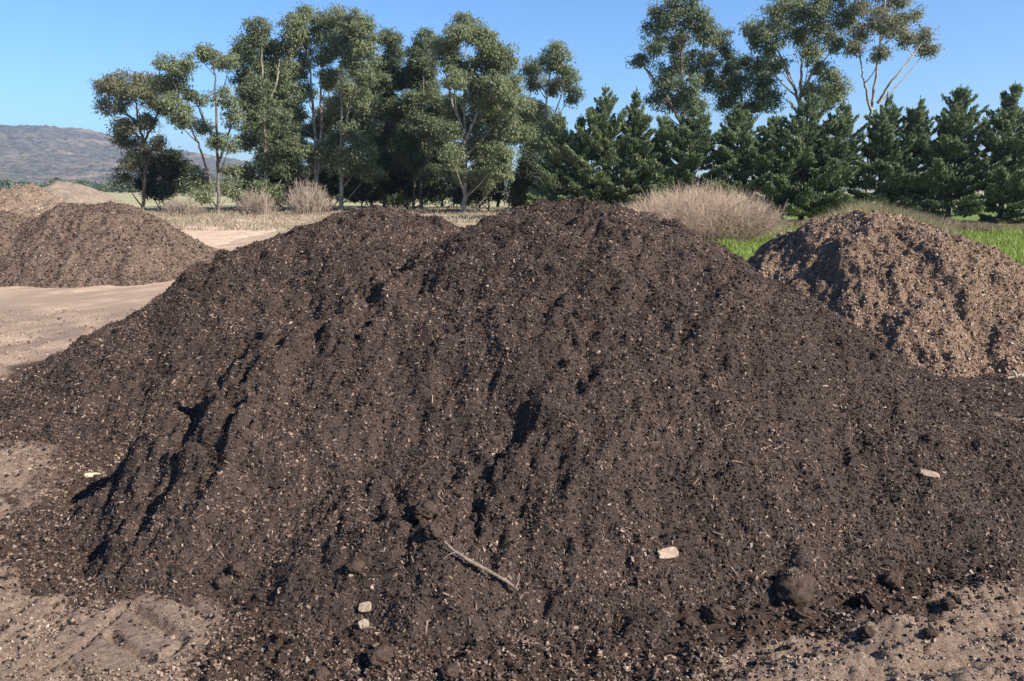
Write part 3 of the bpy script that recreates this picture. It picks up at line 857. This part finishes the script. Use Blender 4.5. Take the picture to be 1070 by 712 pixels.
G = gum
G([[(148, 216), (152, 180), (150, 150), (143, 118), (140, 88)], [(150, 150), (165, 120), (172, 95)], [(146, 130), (122, 112), (114, 95)]],
  [(140, 85, 20, 9), (122, 88, 13, 10), (113, 96, 10, 11), (111, 110, 6, 8), (158, 88, 14, 10), (132, 98, 14, 8), (150, 100, 13, 8), (128, 112, 7, 7), (168, 112, 12, 9),
   (138, 130, 14, 8), (126, 137, 8, 8), (152, 128, 10, 7), (133, 146, 11, 8), (146, 158, 9, 8), (128, 185, 8, 8), (140, 170, 8, 9), (160, 150, 9, 7)],
  60, 'leftmost gum tree, umbrella shaped and bronze topped, against the hazy hill', 101, 'gum_bronze', 'dark_bark', .13, .85)
G([[(228, 221), (228, 180), (226, 130), (225, 85), (222, 55)], [(224, 205), (216, 175), (206, 148), (192, 112), (178, 78)], [(228, 170), (240, 140), (244, 120)], [(227, 150), (212, 125), (205, 105)]],
  [(205, 56, 13, 8), (195, 66, 8, 8), (228, 58, 16, 9), (240, 66, 9, 8), (172, 68, 11, 9), (182, 80, 12, 9), (172, 88, 11, 9), (186, 96, 12, 9), (178, 108, 11, 8),
   (205, 102, 13, 8), (192, 118, 9, 7), (236, 106, 10, 10), (243, 122, 8, 8), (208, 134, 11, 8), (188, 128, 11, 7), (224, 146, 6, 6), (239, 152, 7, 9),
   (207, 186, 11, 10), (212, 203, 10, 9), (243, 196, 11, 11), (240, 178, 8, 7)],
  57, 'airy gum tree with a slim dark trunk and a second leaning stem', 102, 'gum', 'dark_bark', .13, .72)
G([[(277, 214), (277, 170), (276, 110), (273, 45)], [(277, 130), (262, 95), (255, 70)], [(276, 120), (290, 85), (292, 62)]],
  [(266, 36, 13, 11), (274, 28, 9, 7), (252, 50, 10, 11), (262, 54, 12, 9), (258, 70, 12, 12), (254, 88, 12, 10), (279, 72, 12, 11), (287, 54, 11, 12), (268, 92, 11, 10), (258, 110, 12, 10),
   (264, 129, 13, 10), (290, 92, 12, 12), (285, 112, 11, 10), (292, 126, 12, 11), (258, 148, 11, 9), (279, 150, 12, 9), (299, 150, 12, 10), (299, 178, 13, 9), (260, 180, 10, 8), (284, 172, 11, 9), (289, 202, 9, 8), (270, 198, 9, 8)],
  61, 'narrow dark gum tree between the airy gum and the pale trunked gums', 103, 'gum_dark', 'bark', .15, 1.05)
G([[(330, 214), (330, 160), (326, 100), (322, 45)], [(331, 190), (336, 140), (335, 95), (338, 60)]],
  [(322, 19, 17, 8), (308, 30, 13, 11), (326, 38, 15, 10), (300, 48, 9, 11), (340, 28, 11, 11), (313, 52, 12, 9), (302, 76, 9, 12), (338, 60, 11, 11), (316, 72, 10, 8), (306, 98, 11, 10), (342, 84, 10, 9),
   (319, 98, 9, 9), (307, 120, 12, 10), (309, 144, 13, 11), (339, 132, 11, 12), (315, 160, 12, 10), (342, 160, 10, 10)],
  63, 'tall gum tree with a straight pale trunk showing below its rounded crown', 104, 'gum', 'bark', .19, 1.0)
G([[(356, 214), (357, 160), (357, 100), (358, 42)], [(357, 150), (366, 110), (374, 80)]],
  [(354, 18, 16, 8), (372, 24, 13, 10), (380, 38, 13, 12), (361, 36, 13, 11), (348, 48, 9, 10), (380, 57, 12, 11), (366, 60, 10, 9), (377, 76, 12, 12), (366, 97, 12, 11), (381, 108, 13, 12), (352, 110, 9, 10),
   (384, 130, 12, 12), (366, 138, 11, 12), (380, 158, 12, 12), (362, 168, 11, 12), (386, 180, 12, 12), (350, 140, 9, 10)],
  61, 'tallest left gum tree, full topped, just right of the straight pale trunk', 105, 'gum', 'bark', .18, 1.15)
G([[(401, 220), (403, 180), (405, 120), (407, 45)], [(402, 200), (396, 150), (394, 115)]],
  [(407, 43, 10, 10), (411, 60, 10, 10), (400, 72, 10, 10), (398, 88, 13, 12), (420, 82, 12, 12), (394, 113, 14, 13), (414, 116, 14, 13), (384, 140, 13, 13), (404, 143, 15, 12), (424, 150, 14, 13), (394, 166, 12, 11), (414, 172, 12, 11), (380, 172, 10, 10)],
  66, 'dark slim topped gum tree between the full topped gum and the broad ones', 106, 'gum_dark', 'dark_bark', .15, 1.7)
G([[(440, 222), (440, 180), (442, 120), (443, 45)], [(432, 222), (433, 190), (436, 150)]],
  [(444, 43, 9, 9), (438, 56, 10, 9), (444, 68, 12, 11), (432, 78, 10, 10), (444, 91, 14, 12), (458, 109, 14, 12), (432, 108, 12, 12), (441, 130, 13, 12), (458, 138, 12, 12), (451, 151, 13, 12), (466, 170, 12, 11), (437, 170, 12, 11), (452, 186, 12, 9)],
  64, 'dark gum tree pressed against the left side of the broadest gum', 107, 'gum_dark', 'dark_bark', .15, 1.7)
G([[(485, 226), (486, 180), (485, 120), (487, 40)], [(485, 150), (503, 110), (520, 80)], [(485, 140), (472, 105), (465, 75)]],
  [(486, 27, 14, 10), (477, 37, 11, 9), (497, 36, 10, 9), (507, 42, 10, 9), (462, 52, 12, 10), (471, 62, 13, 11), (512, 52, 13, 10), (525, 62, 12, 11), (508, 67, 13, 10), (490, 72, 13, 10), (475, 83, 12, 10), (531, 84, 12, 12), (515, 90, 13, 10), (497, 92, 11, 9),
   (502, 107, 13, 11), (534, 104, 11, 11), (518, 117, 14, 11), (475, 115, 12, 11), (495, 130, 13, 11), (528, 134, 12, 11), (472, 138, 11, 10), (508, 150, 13, 11), (488, 156, 11, 10), (525, 160, 10, 9), (525, 182, 10, 8), (502, 188, 13, 10), (481, 182, 11, 10), (472, 164, 10, 10)],
  56, 'broadest gum tree of the left group, wide olive crown round a pale trunk', 108, 'gum', 'bark', .18, 1.25)
G([[(557, 218), (560, 170), (570, 120), (574, 80), (580, 52)], [(561, 165), (574, 135), (588, 95)]],
  [(581, 53, 9, 8), (573, 64, 11, 9), (589, 67, 10, 10), (555, 71, 9, 9), (560, 83, 10, 9), (592, 83, 11, 10), (576, 90, 9, 8), (596, 100, 9, 8), (549, 110, 8, 10), (563, 118, 9, 9), (578, 132, 9, 9), (550, 142, 9, 10), (562, 150, 10, 9), (560, 178, 13, 11), (545, 190, 11, 10), (580, 160, 9, 9)],
  60, 'shorter gum tree with open limbs next to the first conifers', 109, 'gum', 'bark', .14, .85)
G([[(713, 225), (713, 170), (712, 120), (712, 60), (716, 10)], [(712, 130), (696, 100), (678, 76), (668, 62)], [(712, 125), (730, 90), (742, 64)]],
  [(717, 3, 14, 8), (703, 8, 9, 7), (687, 15, 8, 7), (706, 22, 15, 10), (685, 29, 10, 8), (728, 22, 12, 10), (739, 36, 12, 10), (688, 46, 10, 9), (709, 43, 13, 10), (753, 40, 8, 8), (669, 63, 8, 6), (702, 68, 12, 10), (724, 65, 13, 10), (742, 65, 12, 10), (757, 55, 7, 7), (695, 87, 11, 9), (720, 90, 12, 10), (739, 88, 10, 10), (688, 105, 9, 8), (706, 108, 12, 9), (726, 112, 11, 10)],
  56, 'gum tree standing alone against the sky above the conifers, above the bare bush', 110, 'gum_dark', 'dark_bark', .15, .95)
G([[(776, 228), (776, 180), (775, 130), (774, 70)], [(776, 140), (790, 105), (796, 80)]],
  [(764, 69, 11, 9), (782, 68, 12, 8), (797, 73, 12, 8), (757, 87, 11, 10), (775, 87, 12, 10), (797, 90, 12, 10), (760, 105, 11, 9), (784, 108, 12, 10), (804, 106, 10, 9), (772, 122, 11, 9)],
  58, 'low crowned dark gum between two taller gums above the conifers', 111, 'gum_dark', 'dark_bark', .14, 1.0)
G([[(834, 228), (835, 160), (836, 100), (839, 50), (842, -5)], [(836, 110), (822, 70), (806, 42)], [(837, 100), (856, 60), (872, 30)]],
  [(786, 29, 8, 7), (786, 44, 8, 8), (801, 33, 10, 9), (808, 12, 12, 9), (830, 7, 14, 9), (815, 29, 10, 9), (844, 22, 14, 9), (856, 7, 14, 9), (808, 51, 11, 8), (833, 40, 11, 8), (859, 37, 12, 10), (845, 57, 9, 8), (812, 68, 7, 6), (859, 72, 9, 8), (820, -10, 17, 9), (846, -16, 16, 9), (872, -6, 14, 9), (880, 20, 11, 11), (874, 46, 9, 9), (867, 88, 15, 11), (868, 104, 13, 10), (850, 96, 9, 8)],
  55, 'tall gum with a bright thin trunk, its top cut off, above the conifers', 112, 'gum', 'bark', .15, .9)
G([[(905, 228), (908, 160), (910, 118), (916, 75), (920, 38), (926, -5)], [(917, 108), (932, 84), (950, 64), (962, 46)], [(910, 115), (903, 85), (898, 55)]],
  [(905, 8, 13, 9), (930, 4, 13, 8), (951, 17, 11, 8), (921, 21, 12, 9), (900, 33, 11, 8), (936, 30, 11, 8), (896, 50, 9, 7), (919, 58, 6, 5), (962, 40, 10, 8), (968, 52, 7, 6), (915, -12, 16, 9), (940, -9, 12, 9), (944, 42, 6, 5)],
  54, 'rightmost gum tree, thin and open with one long bare side branch', 113, 'gum_bronze', 'bark', .12, .8)

# gums standing half hidden behind the front ones
def rear_gum(px, top, wd, D, label, seed):
    r = np.random.default_rng(seed); bl = []
    for k in range(17):
        t = r.uniform(0, 1); y = top + 10 + t * (196 - top); hw = wd * (.45 + .55 * math.sin(min(1, t * 1.6 + .15) * 1.57))
        bl.append((px + r.uniform(-1, 1) * hw, y, r.uniform(10, 15), r.uniform(9, 13)))
    gum([[(px, 219), (px + 1, 160), (px - 1, top + 30), (px, top + 8)], [(px + 5, 200), (px + 7, 150), (px + 9, top + 50)]], bl, D, label, seed, 'gum_dark', 'dark_bark', .14, 1.25)
rear_gum(292, 62, 18, 72, 'dark gum half hidden between the narrow dark gum and the straight pale trunk', 121)
rear_gum(345, 70, 22, 74, 'dark gum filling the gap behind the two tall full topped gums', 122)
rear_gum(388, 78, 24, 73, 'dark gum half hidden behind the slim topped gum', 123)
rear_gum(424, 84, 22, 76, 'dark gum half hidden behind the pair of darkest gums', 124)
rear_gum(462, 90, 24, 75, 'dark gum half hidden behind the left half of the broadest crown', 125)
rear_gum(520, 92, 22, 74, 'dark gum half hidden behind the right half of the broadest crown', 126)
rear_gum(560, 104, 22, 72, 'dark gum half hidden behind the open limbed gum', 127)

# dark understorey between the gum trunks
def shrub(px, by, blobs, D, label, seed, mat='shrub'):
    gum([[(px, by), (px + 1, by - 12), (px - 1, by - 26)]], blobs, D, label, seed, mat, 'dark_bark', .07, 1.25, name='dark_shrub', cat='shrub', group='dark shrubs under the gum trees', drop=.5)
shrub(170, 217, [(168, 178, 16, 13), (158, 172, 10, 10), (186, 172, 14, 11), (163, 200, 11, 9), (178, 194, 14, 10), (196, 184, 11, 11), (150, 190, 9, 9), (176, 164, 11, 7)], 62, 'dark rounded shrub between the leftmost gum and the leaning stem', 201)
shrub(262, 216, [(262, 196, 11, 9), (250, 203, 10, 8), (274, 204, 10, 8), (284, 190, 10, 9)], 64, 'dark shrub behind the pale leafless bush, left of the narrow dark gum', 207)
shrub(300, 214, [(300, 160, 10, 9), (308, 178, 12, 10), (318, 190, 12, 9), (296, 192, 10, 9), (342, 180, 9, 10), (345, 197, 9, 9)], 66, 'dark shrub at the foot of the straight pale trunk', 202)
shrub(378, 218, [(376, 190, 14, 11), (392, 186, 12, 11), (368, 200, 10, 9), (386, 203, 10, 7), (370, 176, 10, 10)], 64, 'dark shrub low between the full topped gum and slim topped gum', 203)
shrub(425, 220, [(424, 184, 12, 11), (412, 192, 10, 9), (446, 196, 13, 9), (460, 200, 12, 10), (470, 186, 11, 11), (432, 200, 8, 7)], 66, 'dark shrub under the two darkest gums, left of the broadest gum trunk', 204)
shrub(510, 222, [(500, 205, 12, 9), (516, 200, 10, 8), (478, 204, 10, 8), (496, 190, 11, 9)], 60, 'dark shrub at the right foot of the broadest gum', 205)
shrub(548, 218, [(546, 196, 13, 12), (560, 190, 12, 12), (576, 184, 11, 12), (540, 208, 11, 8), (585, 200, 12, 12), (555, 170, 10, 10)], 58, 'dark shrub between the open limbed gum and the first conifers', 206)

# conifers
def conifer(px, tip, D, wpx, label, seed):
    r = np.random.default_rng(seed)
    b0 = ray(px, 210); base = np.array([b0[0] / b0[1] * D, D, 0.0])
    H = at(px, tip, D)[2]; Rb = wpx * D / FPX * r.uniform(.82, 1.12)
    root = empty('conifer', base); tag(root, label, 'conifer', 'row of conifers behind the grass')
    tb = Bag(); P = np.array([[0, 0, -.1], [.02, .03, H * .4], [-.03, 0, H * .75], [0, 0, H * .97]])
    tb.add(*tube(P, [.14, .10, .05, .012], 7)); tb.build('trunk', M['conifer_bark'], root, None, True)
    LP, LD, bb = [], [], Bag()
    nb = int(H * 24)
    tips = [(0, 0, 1.0)] + [(r.uniform(-.22, .22) * Rb, r.uniform(-.22, .22) * Rb, r.uniform(.84, .95)) for _ in range(2)]
    for k in range(nb):
        ti = tips[0] if r.uniform() < .78 else tips[r.integers(1, 3)]
        u = 1 - r.uniform(0, 1) ** .62 * .97 if ti is not tips[0] else r.uniform(.02, .985) ** 1.1
        if ti is not tips[0]: u = r.uniform(.5, .98)
        prof = 1.40 * (1 - u) ** .90 * (.6 + .4 * min(1, u / .10))
        ln = Rb * prof * r.uniform(.45, 1.45) + .10
        az = r.uniform(0, 2 * np.pi); up = r.uniform(-.10, .34) + .30 * min(1, u / .25) + .9 * u * u
        d = np.array([math.cos(az), math.sin(az), up])
        s0 = np.array([ti[0] * u, ti[1] * u, max(.22, u * H * ti[2])])
        e = s0 + d * ln * .8; tipd = d + [0, 0, .55]
        c = curve(s0, s0 + d * ln * .45 - [0, 0, .08 * ln], e, 6)
        if r.uniform() < .5: bb.add(*tube(c, np.linspace(.016, .005, 6), 3))
        m_ = int(50 + 110 * ln)
        t = r.uniform(.22, 1.0, m_) ** .75
        q = np.stack([np.interp(t, np.linspace(0, 1, 6), c[:, j]) for j in range(3)], 1)
        side = unit(np.cross(d, [0, 0, 1.])); wv = (.05 + .28 * ln * (1.06 - t)) * r.normal(size=m_) * .62
        q = q + side * wv[:, None] + r.normal(size=(m_, 3)) * [.03, .03, .045]
        LP.append(q); LD.append(d * .7 + side * np.sign(wv)[:, None] * .35 + np.array([0, 0, .35]) + r.normal(size=(m_, 3)) * .28)
    m_ = 130; t = r.uniform(.84, 1.045, m_)
    LP.append(np.stack([r.normal(size=m_) * .38 * (1.05 - t), r.normal(size=m_) * .38 * (1.05 - t), t * H], 1)); LD.append(np.tile([0, 0, 1.], (m_, 1)) + r.normal(size=(m_, 3)) * .3)
    P = np.concatenate(LP); Dv = np.concatenate(LD); n = len(P)
    sz = np.clip(1.12 - .55 * (P[:, 2] / H) ** 2, .4, 1)
    V, F = leaves(P, Dv, r.uniform(.16, .32, n) * sz, r.uniform(.05, .10, n) * sz, r, unit(P * [1, 1, 0]) * .75 + [0, 0, .65])
    bb.build('branches', M['conifer_bark'], root)
    mesh_obj('crown', V, F, M['conifer'], root)
    return root
CON = [(583, 117, 45.0, 27, 'dark conifer tucked against the last gum of the left group'),
       (606, 124, 44.8, 27, 'short conifer between the dark first one and the pointed pale one'),
       (630, 94, 44.6, 38, 'pointed sunlit conifer, first to rise clear against the sky'),
       (662, 97, 44.4, 34, 'conifer with a sharp top right beside the pointed sunlit one'),
       (692, 122, 44.2, 34, 'shadowy conifer left of the lone gum above the bare bush'),
       (722, 114, 43.9, 40, 'conifer directly below the lone gum, behind the bare bush'),
       (768, 110, 43.6, 42, 'conifer below the low crowned gum, over the right end of the bare bush'),
       (806, 124, 43.3, 38, 'lower conifer just left of the bright thin trunk'),
       (838, 100, 43.0, 46, 'bushy conifer in front of the bright thin trunk'),
       (874, 110, 42.7, 44, 'conifer between the bright thin trunk and the rightmost gum'),
       (918, 102, 42.4, 38, 'conifer at the foot of the rightmost gum'),
       (952, 106, 42.1, 38, 'narrow conifer right of the rightmost gum'),
       (992, 94, 41.8, 46, 'wide twin topped conifer above the lighter brown heap'),
       (1047, 91, 41.4, 46, 'nearest conifer, tall and dark, standing over the green grass'),
       (1098, 96, 41.0, 46, 'conifer cut by the right edge of the photo')]
for k, a in enumerate(CON): conifer(*a, seed=300 + k)

# ------------------------------------------------------------------ bare bushes
def bare_bush(px, D, wpx, hpx, label, seed, n, mat, th, group=None, cz=0.0):
    r = np.random.default_rng(seed)
    b0 = ray(px, 215); base = np.array([b0[0] / b0[1] * D, D, 0.0]); s = D / FPX
    Wd, H = wpx * s, hpx * s
    root = empty('bare_bush', base); tag(root, label, 'bush', group)
    sb, tw = Bag(), Bag()
    for k in range(n):
        a = r.uniform(0, 2 * np.pi); q = math.sqrt(r.uniform())
        f = np.array([math.cos(a) * q * Wd * .5, math.sin(a) * q * Wd * .32, 0])
        hh = H * math.sqrt(max(.05, 1 - .88 * q * q)) * r.uniform(.62, 1.0)
        st = f * r.uniform(.45, .75)
        en = np.array([f[0] * r.uniform(.85, 1.12), f[1] * r.uniform(.85, 1.12), hh])
        c = curve(st, (st + en) / 2 + [0, 0, hh * .12], en, 6) + r.normal(size=(6, 3)) * [.025, .025, .015]
        sb.add(*tube(c, np.linspace(th, th * .35, 6), 3))
        for _ in range(10):
            t = r.uniform(.3, .98); j = min(4, int(t * 5)); s0 = c[j] + (c[j + 1] - c[j]) * (t * 5 - j)
            d = unit(unit(c[j + 1] - c[j]) + r.normal(size=3) * .62 + [0, 0, .10]); L = r.uniform(.15, .5) * min(1, H / 1.8)
            e = s0 + d * L
            tw.add(*tube(np.array([s0, (s0 + e) / 2 + r.normal(size=3) * .02, e]), [th * .45, th * .36, th * .2], 3))
    sb.build('stems', M[mat], root); tw.build('twigs', M[mat], root)
    return root
bare_bush(730, 26, 186, 60, 'wide dome of bare tan brown twigs behind the big heap', 401, 1900, 'twig', .0068)
bare_bush(322, 54, 52, 38, 'pale leafless bush in front of the straight pale trunk', 402, 210, 'paletwig', .016, 'pale leafless bushes by the gums')
bare_bush(268, 53, 44, 30, 'pale leafless bush at the foot of the narrow dark gum', 403, 170, 'paletwig', .016, 'pale leafless bushes by the gums')
bare_bush(190, 52, 46, 22, 'low pale leafless bush below the dark rounded shrub', 404, 150, 'paletwig', .015, 'pale leafless bushes by the gums')

# ------------------------------------------------------------------ grass
def blades(name, P, Hh, W, mat, r, lean=.35):
    n = len(P); a = r.uniform(0, 2 * np.pi, n)
    S = np.stack([np.cos(a), np.sin(a), np.zeros(n)], 1) * (W * .5)[:, None]
    D = np.stack([r.normal(size=n) * lean, r.normal(size=n) * lean, np.ones(n)], 1) * Hh[:, None]
    mid = P + D * .55 + np.array([0, 0, .04]) * Hh[:, None]
    tip = P + D * [1.35, 1.35, .95]
    V = np.stack([P - S, P + S, mid + S * .7, mid - S * .7, tip], 1).reshape(-1, 3)
    b = np.arange(n)[:, None] * 5
    return mesh_obj(name, V, [b + np.array([[0, 1, 2, 3]]), b + np.array([[3, 2, 4]])], mat)

def scatter(n, y0, y1, x0, x1, keep, r):
    y = y0 + (y1 - y0) * r.uniform(size=n) ** 1.2; x = r.uniform(x0, x1, n)
    k = r.uniform(size=n) < keep(x, y); x, y = x[k], y[k]
    return np.stack([x, y, yard_z(x, y)], 1)

def green_mask(x, y):
    nb = fbm(x * .35, y * .35, 620, 4)
    return smooth(14.5, 18, y + 2 * nb) * smooth(3.2, 5.2, x - .05 * y + .6 * nb) * (.35 + .65 * smooth(-.3, .3, fbm(x * 1.1, y * 1.1, 9, 3)))
r = np.random.default_rng(51)
P = scatter(120000, 15, 34, 3.4, 23, green_mask, r); n = len(P)
tall = .10 + .16 * smooth(-.2, .5, fbm(P[:, 0] * .9, P[:, 1] * .9, 77, 3))
o = blades('grass', P, tall * r.uniform(.6, 1.4, n), r.uniform(.012, .03, n), M['grass'], r)
tag(o, 'bright green grass beyond the lighter brown heap and the bare bush', 'grass', kind='stuff')
def dry_mask(x, y): return smooth(-.2, .3, fbm(x * .3, y * .3, 620, 4) + .25) * (1 - smooth(1.5, 3.5, x))
P = scatter(60000, 33, 72, -34, 4, dry_mask, r); n = len(P)
o = blades('dry_grass', P, r.uniform(.08, .30, n), r.uniform(.02, .05, n), M['drygrass'], r)
tag(o, 'straw coloured dry grass in front of the gum trees', 'dry grass', kind='stuff')
def weed_mask(x, y): return smooth(0, .35, fbm(x * .55 + 3, y * .55, 95, 3) + .30)
def weed_h(x, y): return 1.15 * np.interp(x / y, [.36, .40, .44, .51, .56, .62], [.3, .9, 1.35, .8, .34, .12])
P = scatter(17000, 25.5, 30, 10.5, 17.5, lambda x, y: weed_mask(x, y) * (x / y < .56), r); n = len(P)
o = blades('weeds', P, weed_h(P[:, 0], P[:, 1]) * r.uniform(.45, 1.05, n), r.uniform(.014, .036, n), M['weed'], r, .22)
tag(o, 'rank green and straw weeds behind the crest of the lighter brown heap', 'weeds', kind='stuff')
P = scatter(34000, 31, 36, 12, 25, weed_mask, r); n = len(P)
o = blades('dead_weeds', P, (.16 + .7 * weed_h(P[:, 0], P[:, 1])) * r.uniform(.4, 1.1, n), r.uniform(.012, .03, n), M['rust_weed'], r, .2)
tag(o, 'reddish dead weed stems along the foot of the conifers', 'weeds', kind='stuff')

# ------------------------------------------------------------------ hills
def hills():
    D = 1750.0
    kx = np.array([-500, -200, 0, 40, 85, 110, 135, 170, 230, 290, 350, 430, 600, 900, 1400])
    ky = np.array([150, 142, 139, 139, 138, 141, 148, 157, 168, 178, 185, 189, 193, 194, 196])
    px = np.linspace(-500, 1400, 620); top = np.interp(px, kx, ky)
    for _ in range(8): top[1:-1] = (top[:-2] + top[1:-1] * 2 + top[2:]) / 4
    v = np.linspace(0, 1, 130)
    V = []
    xs = np.array([at(p, 198, D)[0] for p in px]); hs = np.array([at(p, t, D)[2] for p, t in zip(px, top)]) + 4
    yy = D - 950 + 950 * v; zz = np.sin(v * np.pi / 2) ** 1.3
    Xg, Yg = np.meshgrid(xs, yy); Z = zz[:, None] * hs[None]
    Z = Z + (14 * fbm(Xg / 220, Yg / 220, 700, 4) + 4 * fbm(Xg / 40, Yg / 40, 704, 3)) * zz[:, None] * np.clip(hs / 60, 0, 1)[None] * (1 - .6 * v[:, None])
    Z += 9 * (.5 - worley(Xg / 15, Yg / 15, 709)) * np.clip(hs / 60, 0, 1)[None] * smooth(.05, .2, v)[:, None] - 3 * (v[:, None] == 0)
    Vb = np.stack([Xg, Yg, Z], -1).reshape(-1, 3)
    back = np.stack([xs, np.full_like(xs, D + 700), np.full_like(xs, -5)], 1)
    w = len(xs); n = len(v)
    i = np.arange(n - 1)[:, None] * w + np.arange(w - 1)[None]
    F = np.stack([i, i + 1, i + w + 1, i + w], -1).reshape(-1, 4)
    j = np.arange(w - 1); Fb = np.stack([(n - 1) * w + j, (n - 1) * w + j + 1, n * w + j + 1, n * w + j], -1)
    mt, nt, out = new_mat('wooded_hill')
    a = noise_tex(nt, .012, 6, .62); b = noise_tex(nt, .09, 3, .7)
    c = ramp(nt, b, [(.36, (.055, .060, .052)), (.62, (.145, .130, .112))])
    c = mixc(nt, ramp(nt, a, [(.52, (0, 0, 0)), (.68, (.85, .85, .85))]), c, (.30, .235, .165))
    finish(nt, out, c, bump=b, bump_d=4)
    return tag(mesh_obj('hill', np.concatenate([Vb, back]), np.concatenate([F, Fb]), mt, sm=True), kind='structure')
hills()

# far line of trees at the foot of the hill
def far_wood():
    r = np.random.default_rng(61); n = 900
    px = r.uniform(-60, 620, n); D = r.uniform(330, 620, n)
    X = (px - CX) / FPX * D; s = r.uniform(2.0, 4.2, n)
    keep = fbm(X / 60, D / 60, 720, 3) > .05
    X, D, s = X[keep], D[keep], s[keep]
    LP, LD, LS = [], [], []
    for a, b, c in zip(X, D, s):
        m_ = 130; q = unit(r.normal(size=(m_, 3))) * r.uniform(.4, 1, (m_, 1)) * [c, c, c * .8] + [a, b, c * .85]
        LP.append(q); LD.append(r.normal(size=(m_, 3))); LS.append(np.full(m_, c * .5))
    P = np.concatenate(LP); V, F = leaves(P, np.concatenate(LD), np.concatenate(LS), np.concatenate(LS) * .6, r)
    tag(mesh_obj('far_wood', V, F, M['gum_dark']), 'far scattered trees below the hazy hill', 'woodland', kind='stuff')
far_wood()

# ------------------------------------------------------------------ air
bm_v = np.array([[-2600, -80, -8], [2600, -80, -8], [2600, 2950, -8], [-2600, 2950, -8], [-2600, -80, 150], [2600, -80, 150], [2600, 2950, 150], [-2600, 2950, 150]], float)
bm_f = np.array([[0, 3, 2, 1], [4, 5, 6, 7], [0, 1, 5, 4], [1, 2, 6, 5], [2, 3, 7, 6], [3, 0, 4, 7]])
mt, nt, out = new_mat('haze_air')
pv = N_(nt, 'ShaderNodeVolumePrincipled', Density=.00030)
pv.inputs['Color'].default_value = (.76, .88, 1, 1); pv.inputs['Anisotropy'].default_value = .6
nt.links.new(pv.outputs[0], out.inputs['Volume'])
hz = mesh_obj('haze', bm_v, bm_f, mt); tag(hz, kind='stuff')

# ------------------------------------------------------------------ light, sky, camera
SUN_EL, SUN_AZ = R(36), R(119)     # azimuth clockwise from +Y: right and a little behind the camera
sd = Vector((math.cos(SUN_EL) * math.sin(SUN_AZ), math.cos(SUN_EL) * math.cos(SUN_AZ), math.sin(SUN_EL)))
sun = bpy.data.lights.new('sun', 'SUN'); sun.energy = 5.0; sun.angle = R(.53); sun.color = (1, .915, .80)
so = bpy.data.objects.new('sun', sun); COL.objects.link(so); so.rotation_euler = sd.to_track_quat('Z', 'Y').to_euler(); so.location = (60, -20, 60)
w = bpy.data.worlds.new('World'); SC.world = w; w.use_nodes = True
nt = w.node_tree; nt.nodes.clear()
sky = nt.nodes.new('ShaderNodeTexSky'); sky.sky_type = 'NISHITA'; sky.sun_disc = False
sky.sun_elevation = SUN_EL; sky.sun_rotation = SUN_AZ; sky.altitude = 0; sky.air_density = 1.0; sky.dust_density = 0; sky.ozone_density = 10
bg = nt.nodes.new('ShaderNodeBackground'); bg.inputs['Strength'].default_value = .085
wo = nt.nodes.new('ShaderNodeOutputWorld')
nt.links.new(sky.outputs[0], bg.inputs['Color']); nt.links.new(bg.outputs[0], wo.inputs['Surface'])

cam = bpy.data.cameras.new('camera'); cam.sensor_width = 36; cam.lens = 36 * FPX / 1070; cam.clip_start = .05; cam.clip_end = 9000
co = bpy.data.objects.new('camera', cam); COL.objects.link(co)
co.location = (0, 0, CAMZ); co.rotation_euler = (math.pi / 2 - PITCH, 0, 0)
SC.camera = co
vs = SC.view_settings; vs.view_transform = 'Standard'; vs.look = 'None'; vs.gamma = 1; vs.use_curve_mapping = False; vs.exposure = 1.2
SC.cycles.max_bounces = 5; SC.cycles.diffuse_bounces = 2; SC.cycles.glossy_bounces = 1; SC.cycles.transmission_bounces = 3; SC.cycles.volume_bounces = 0
SC.cycles.use_denoising = True
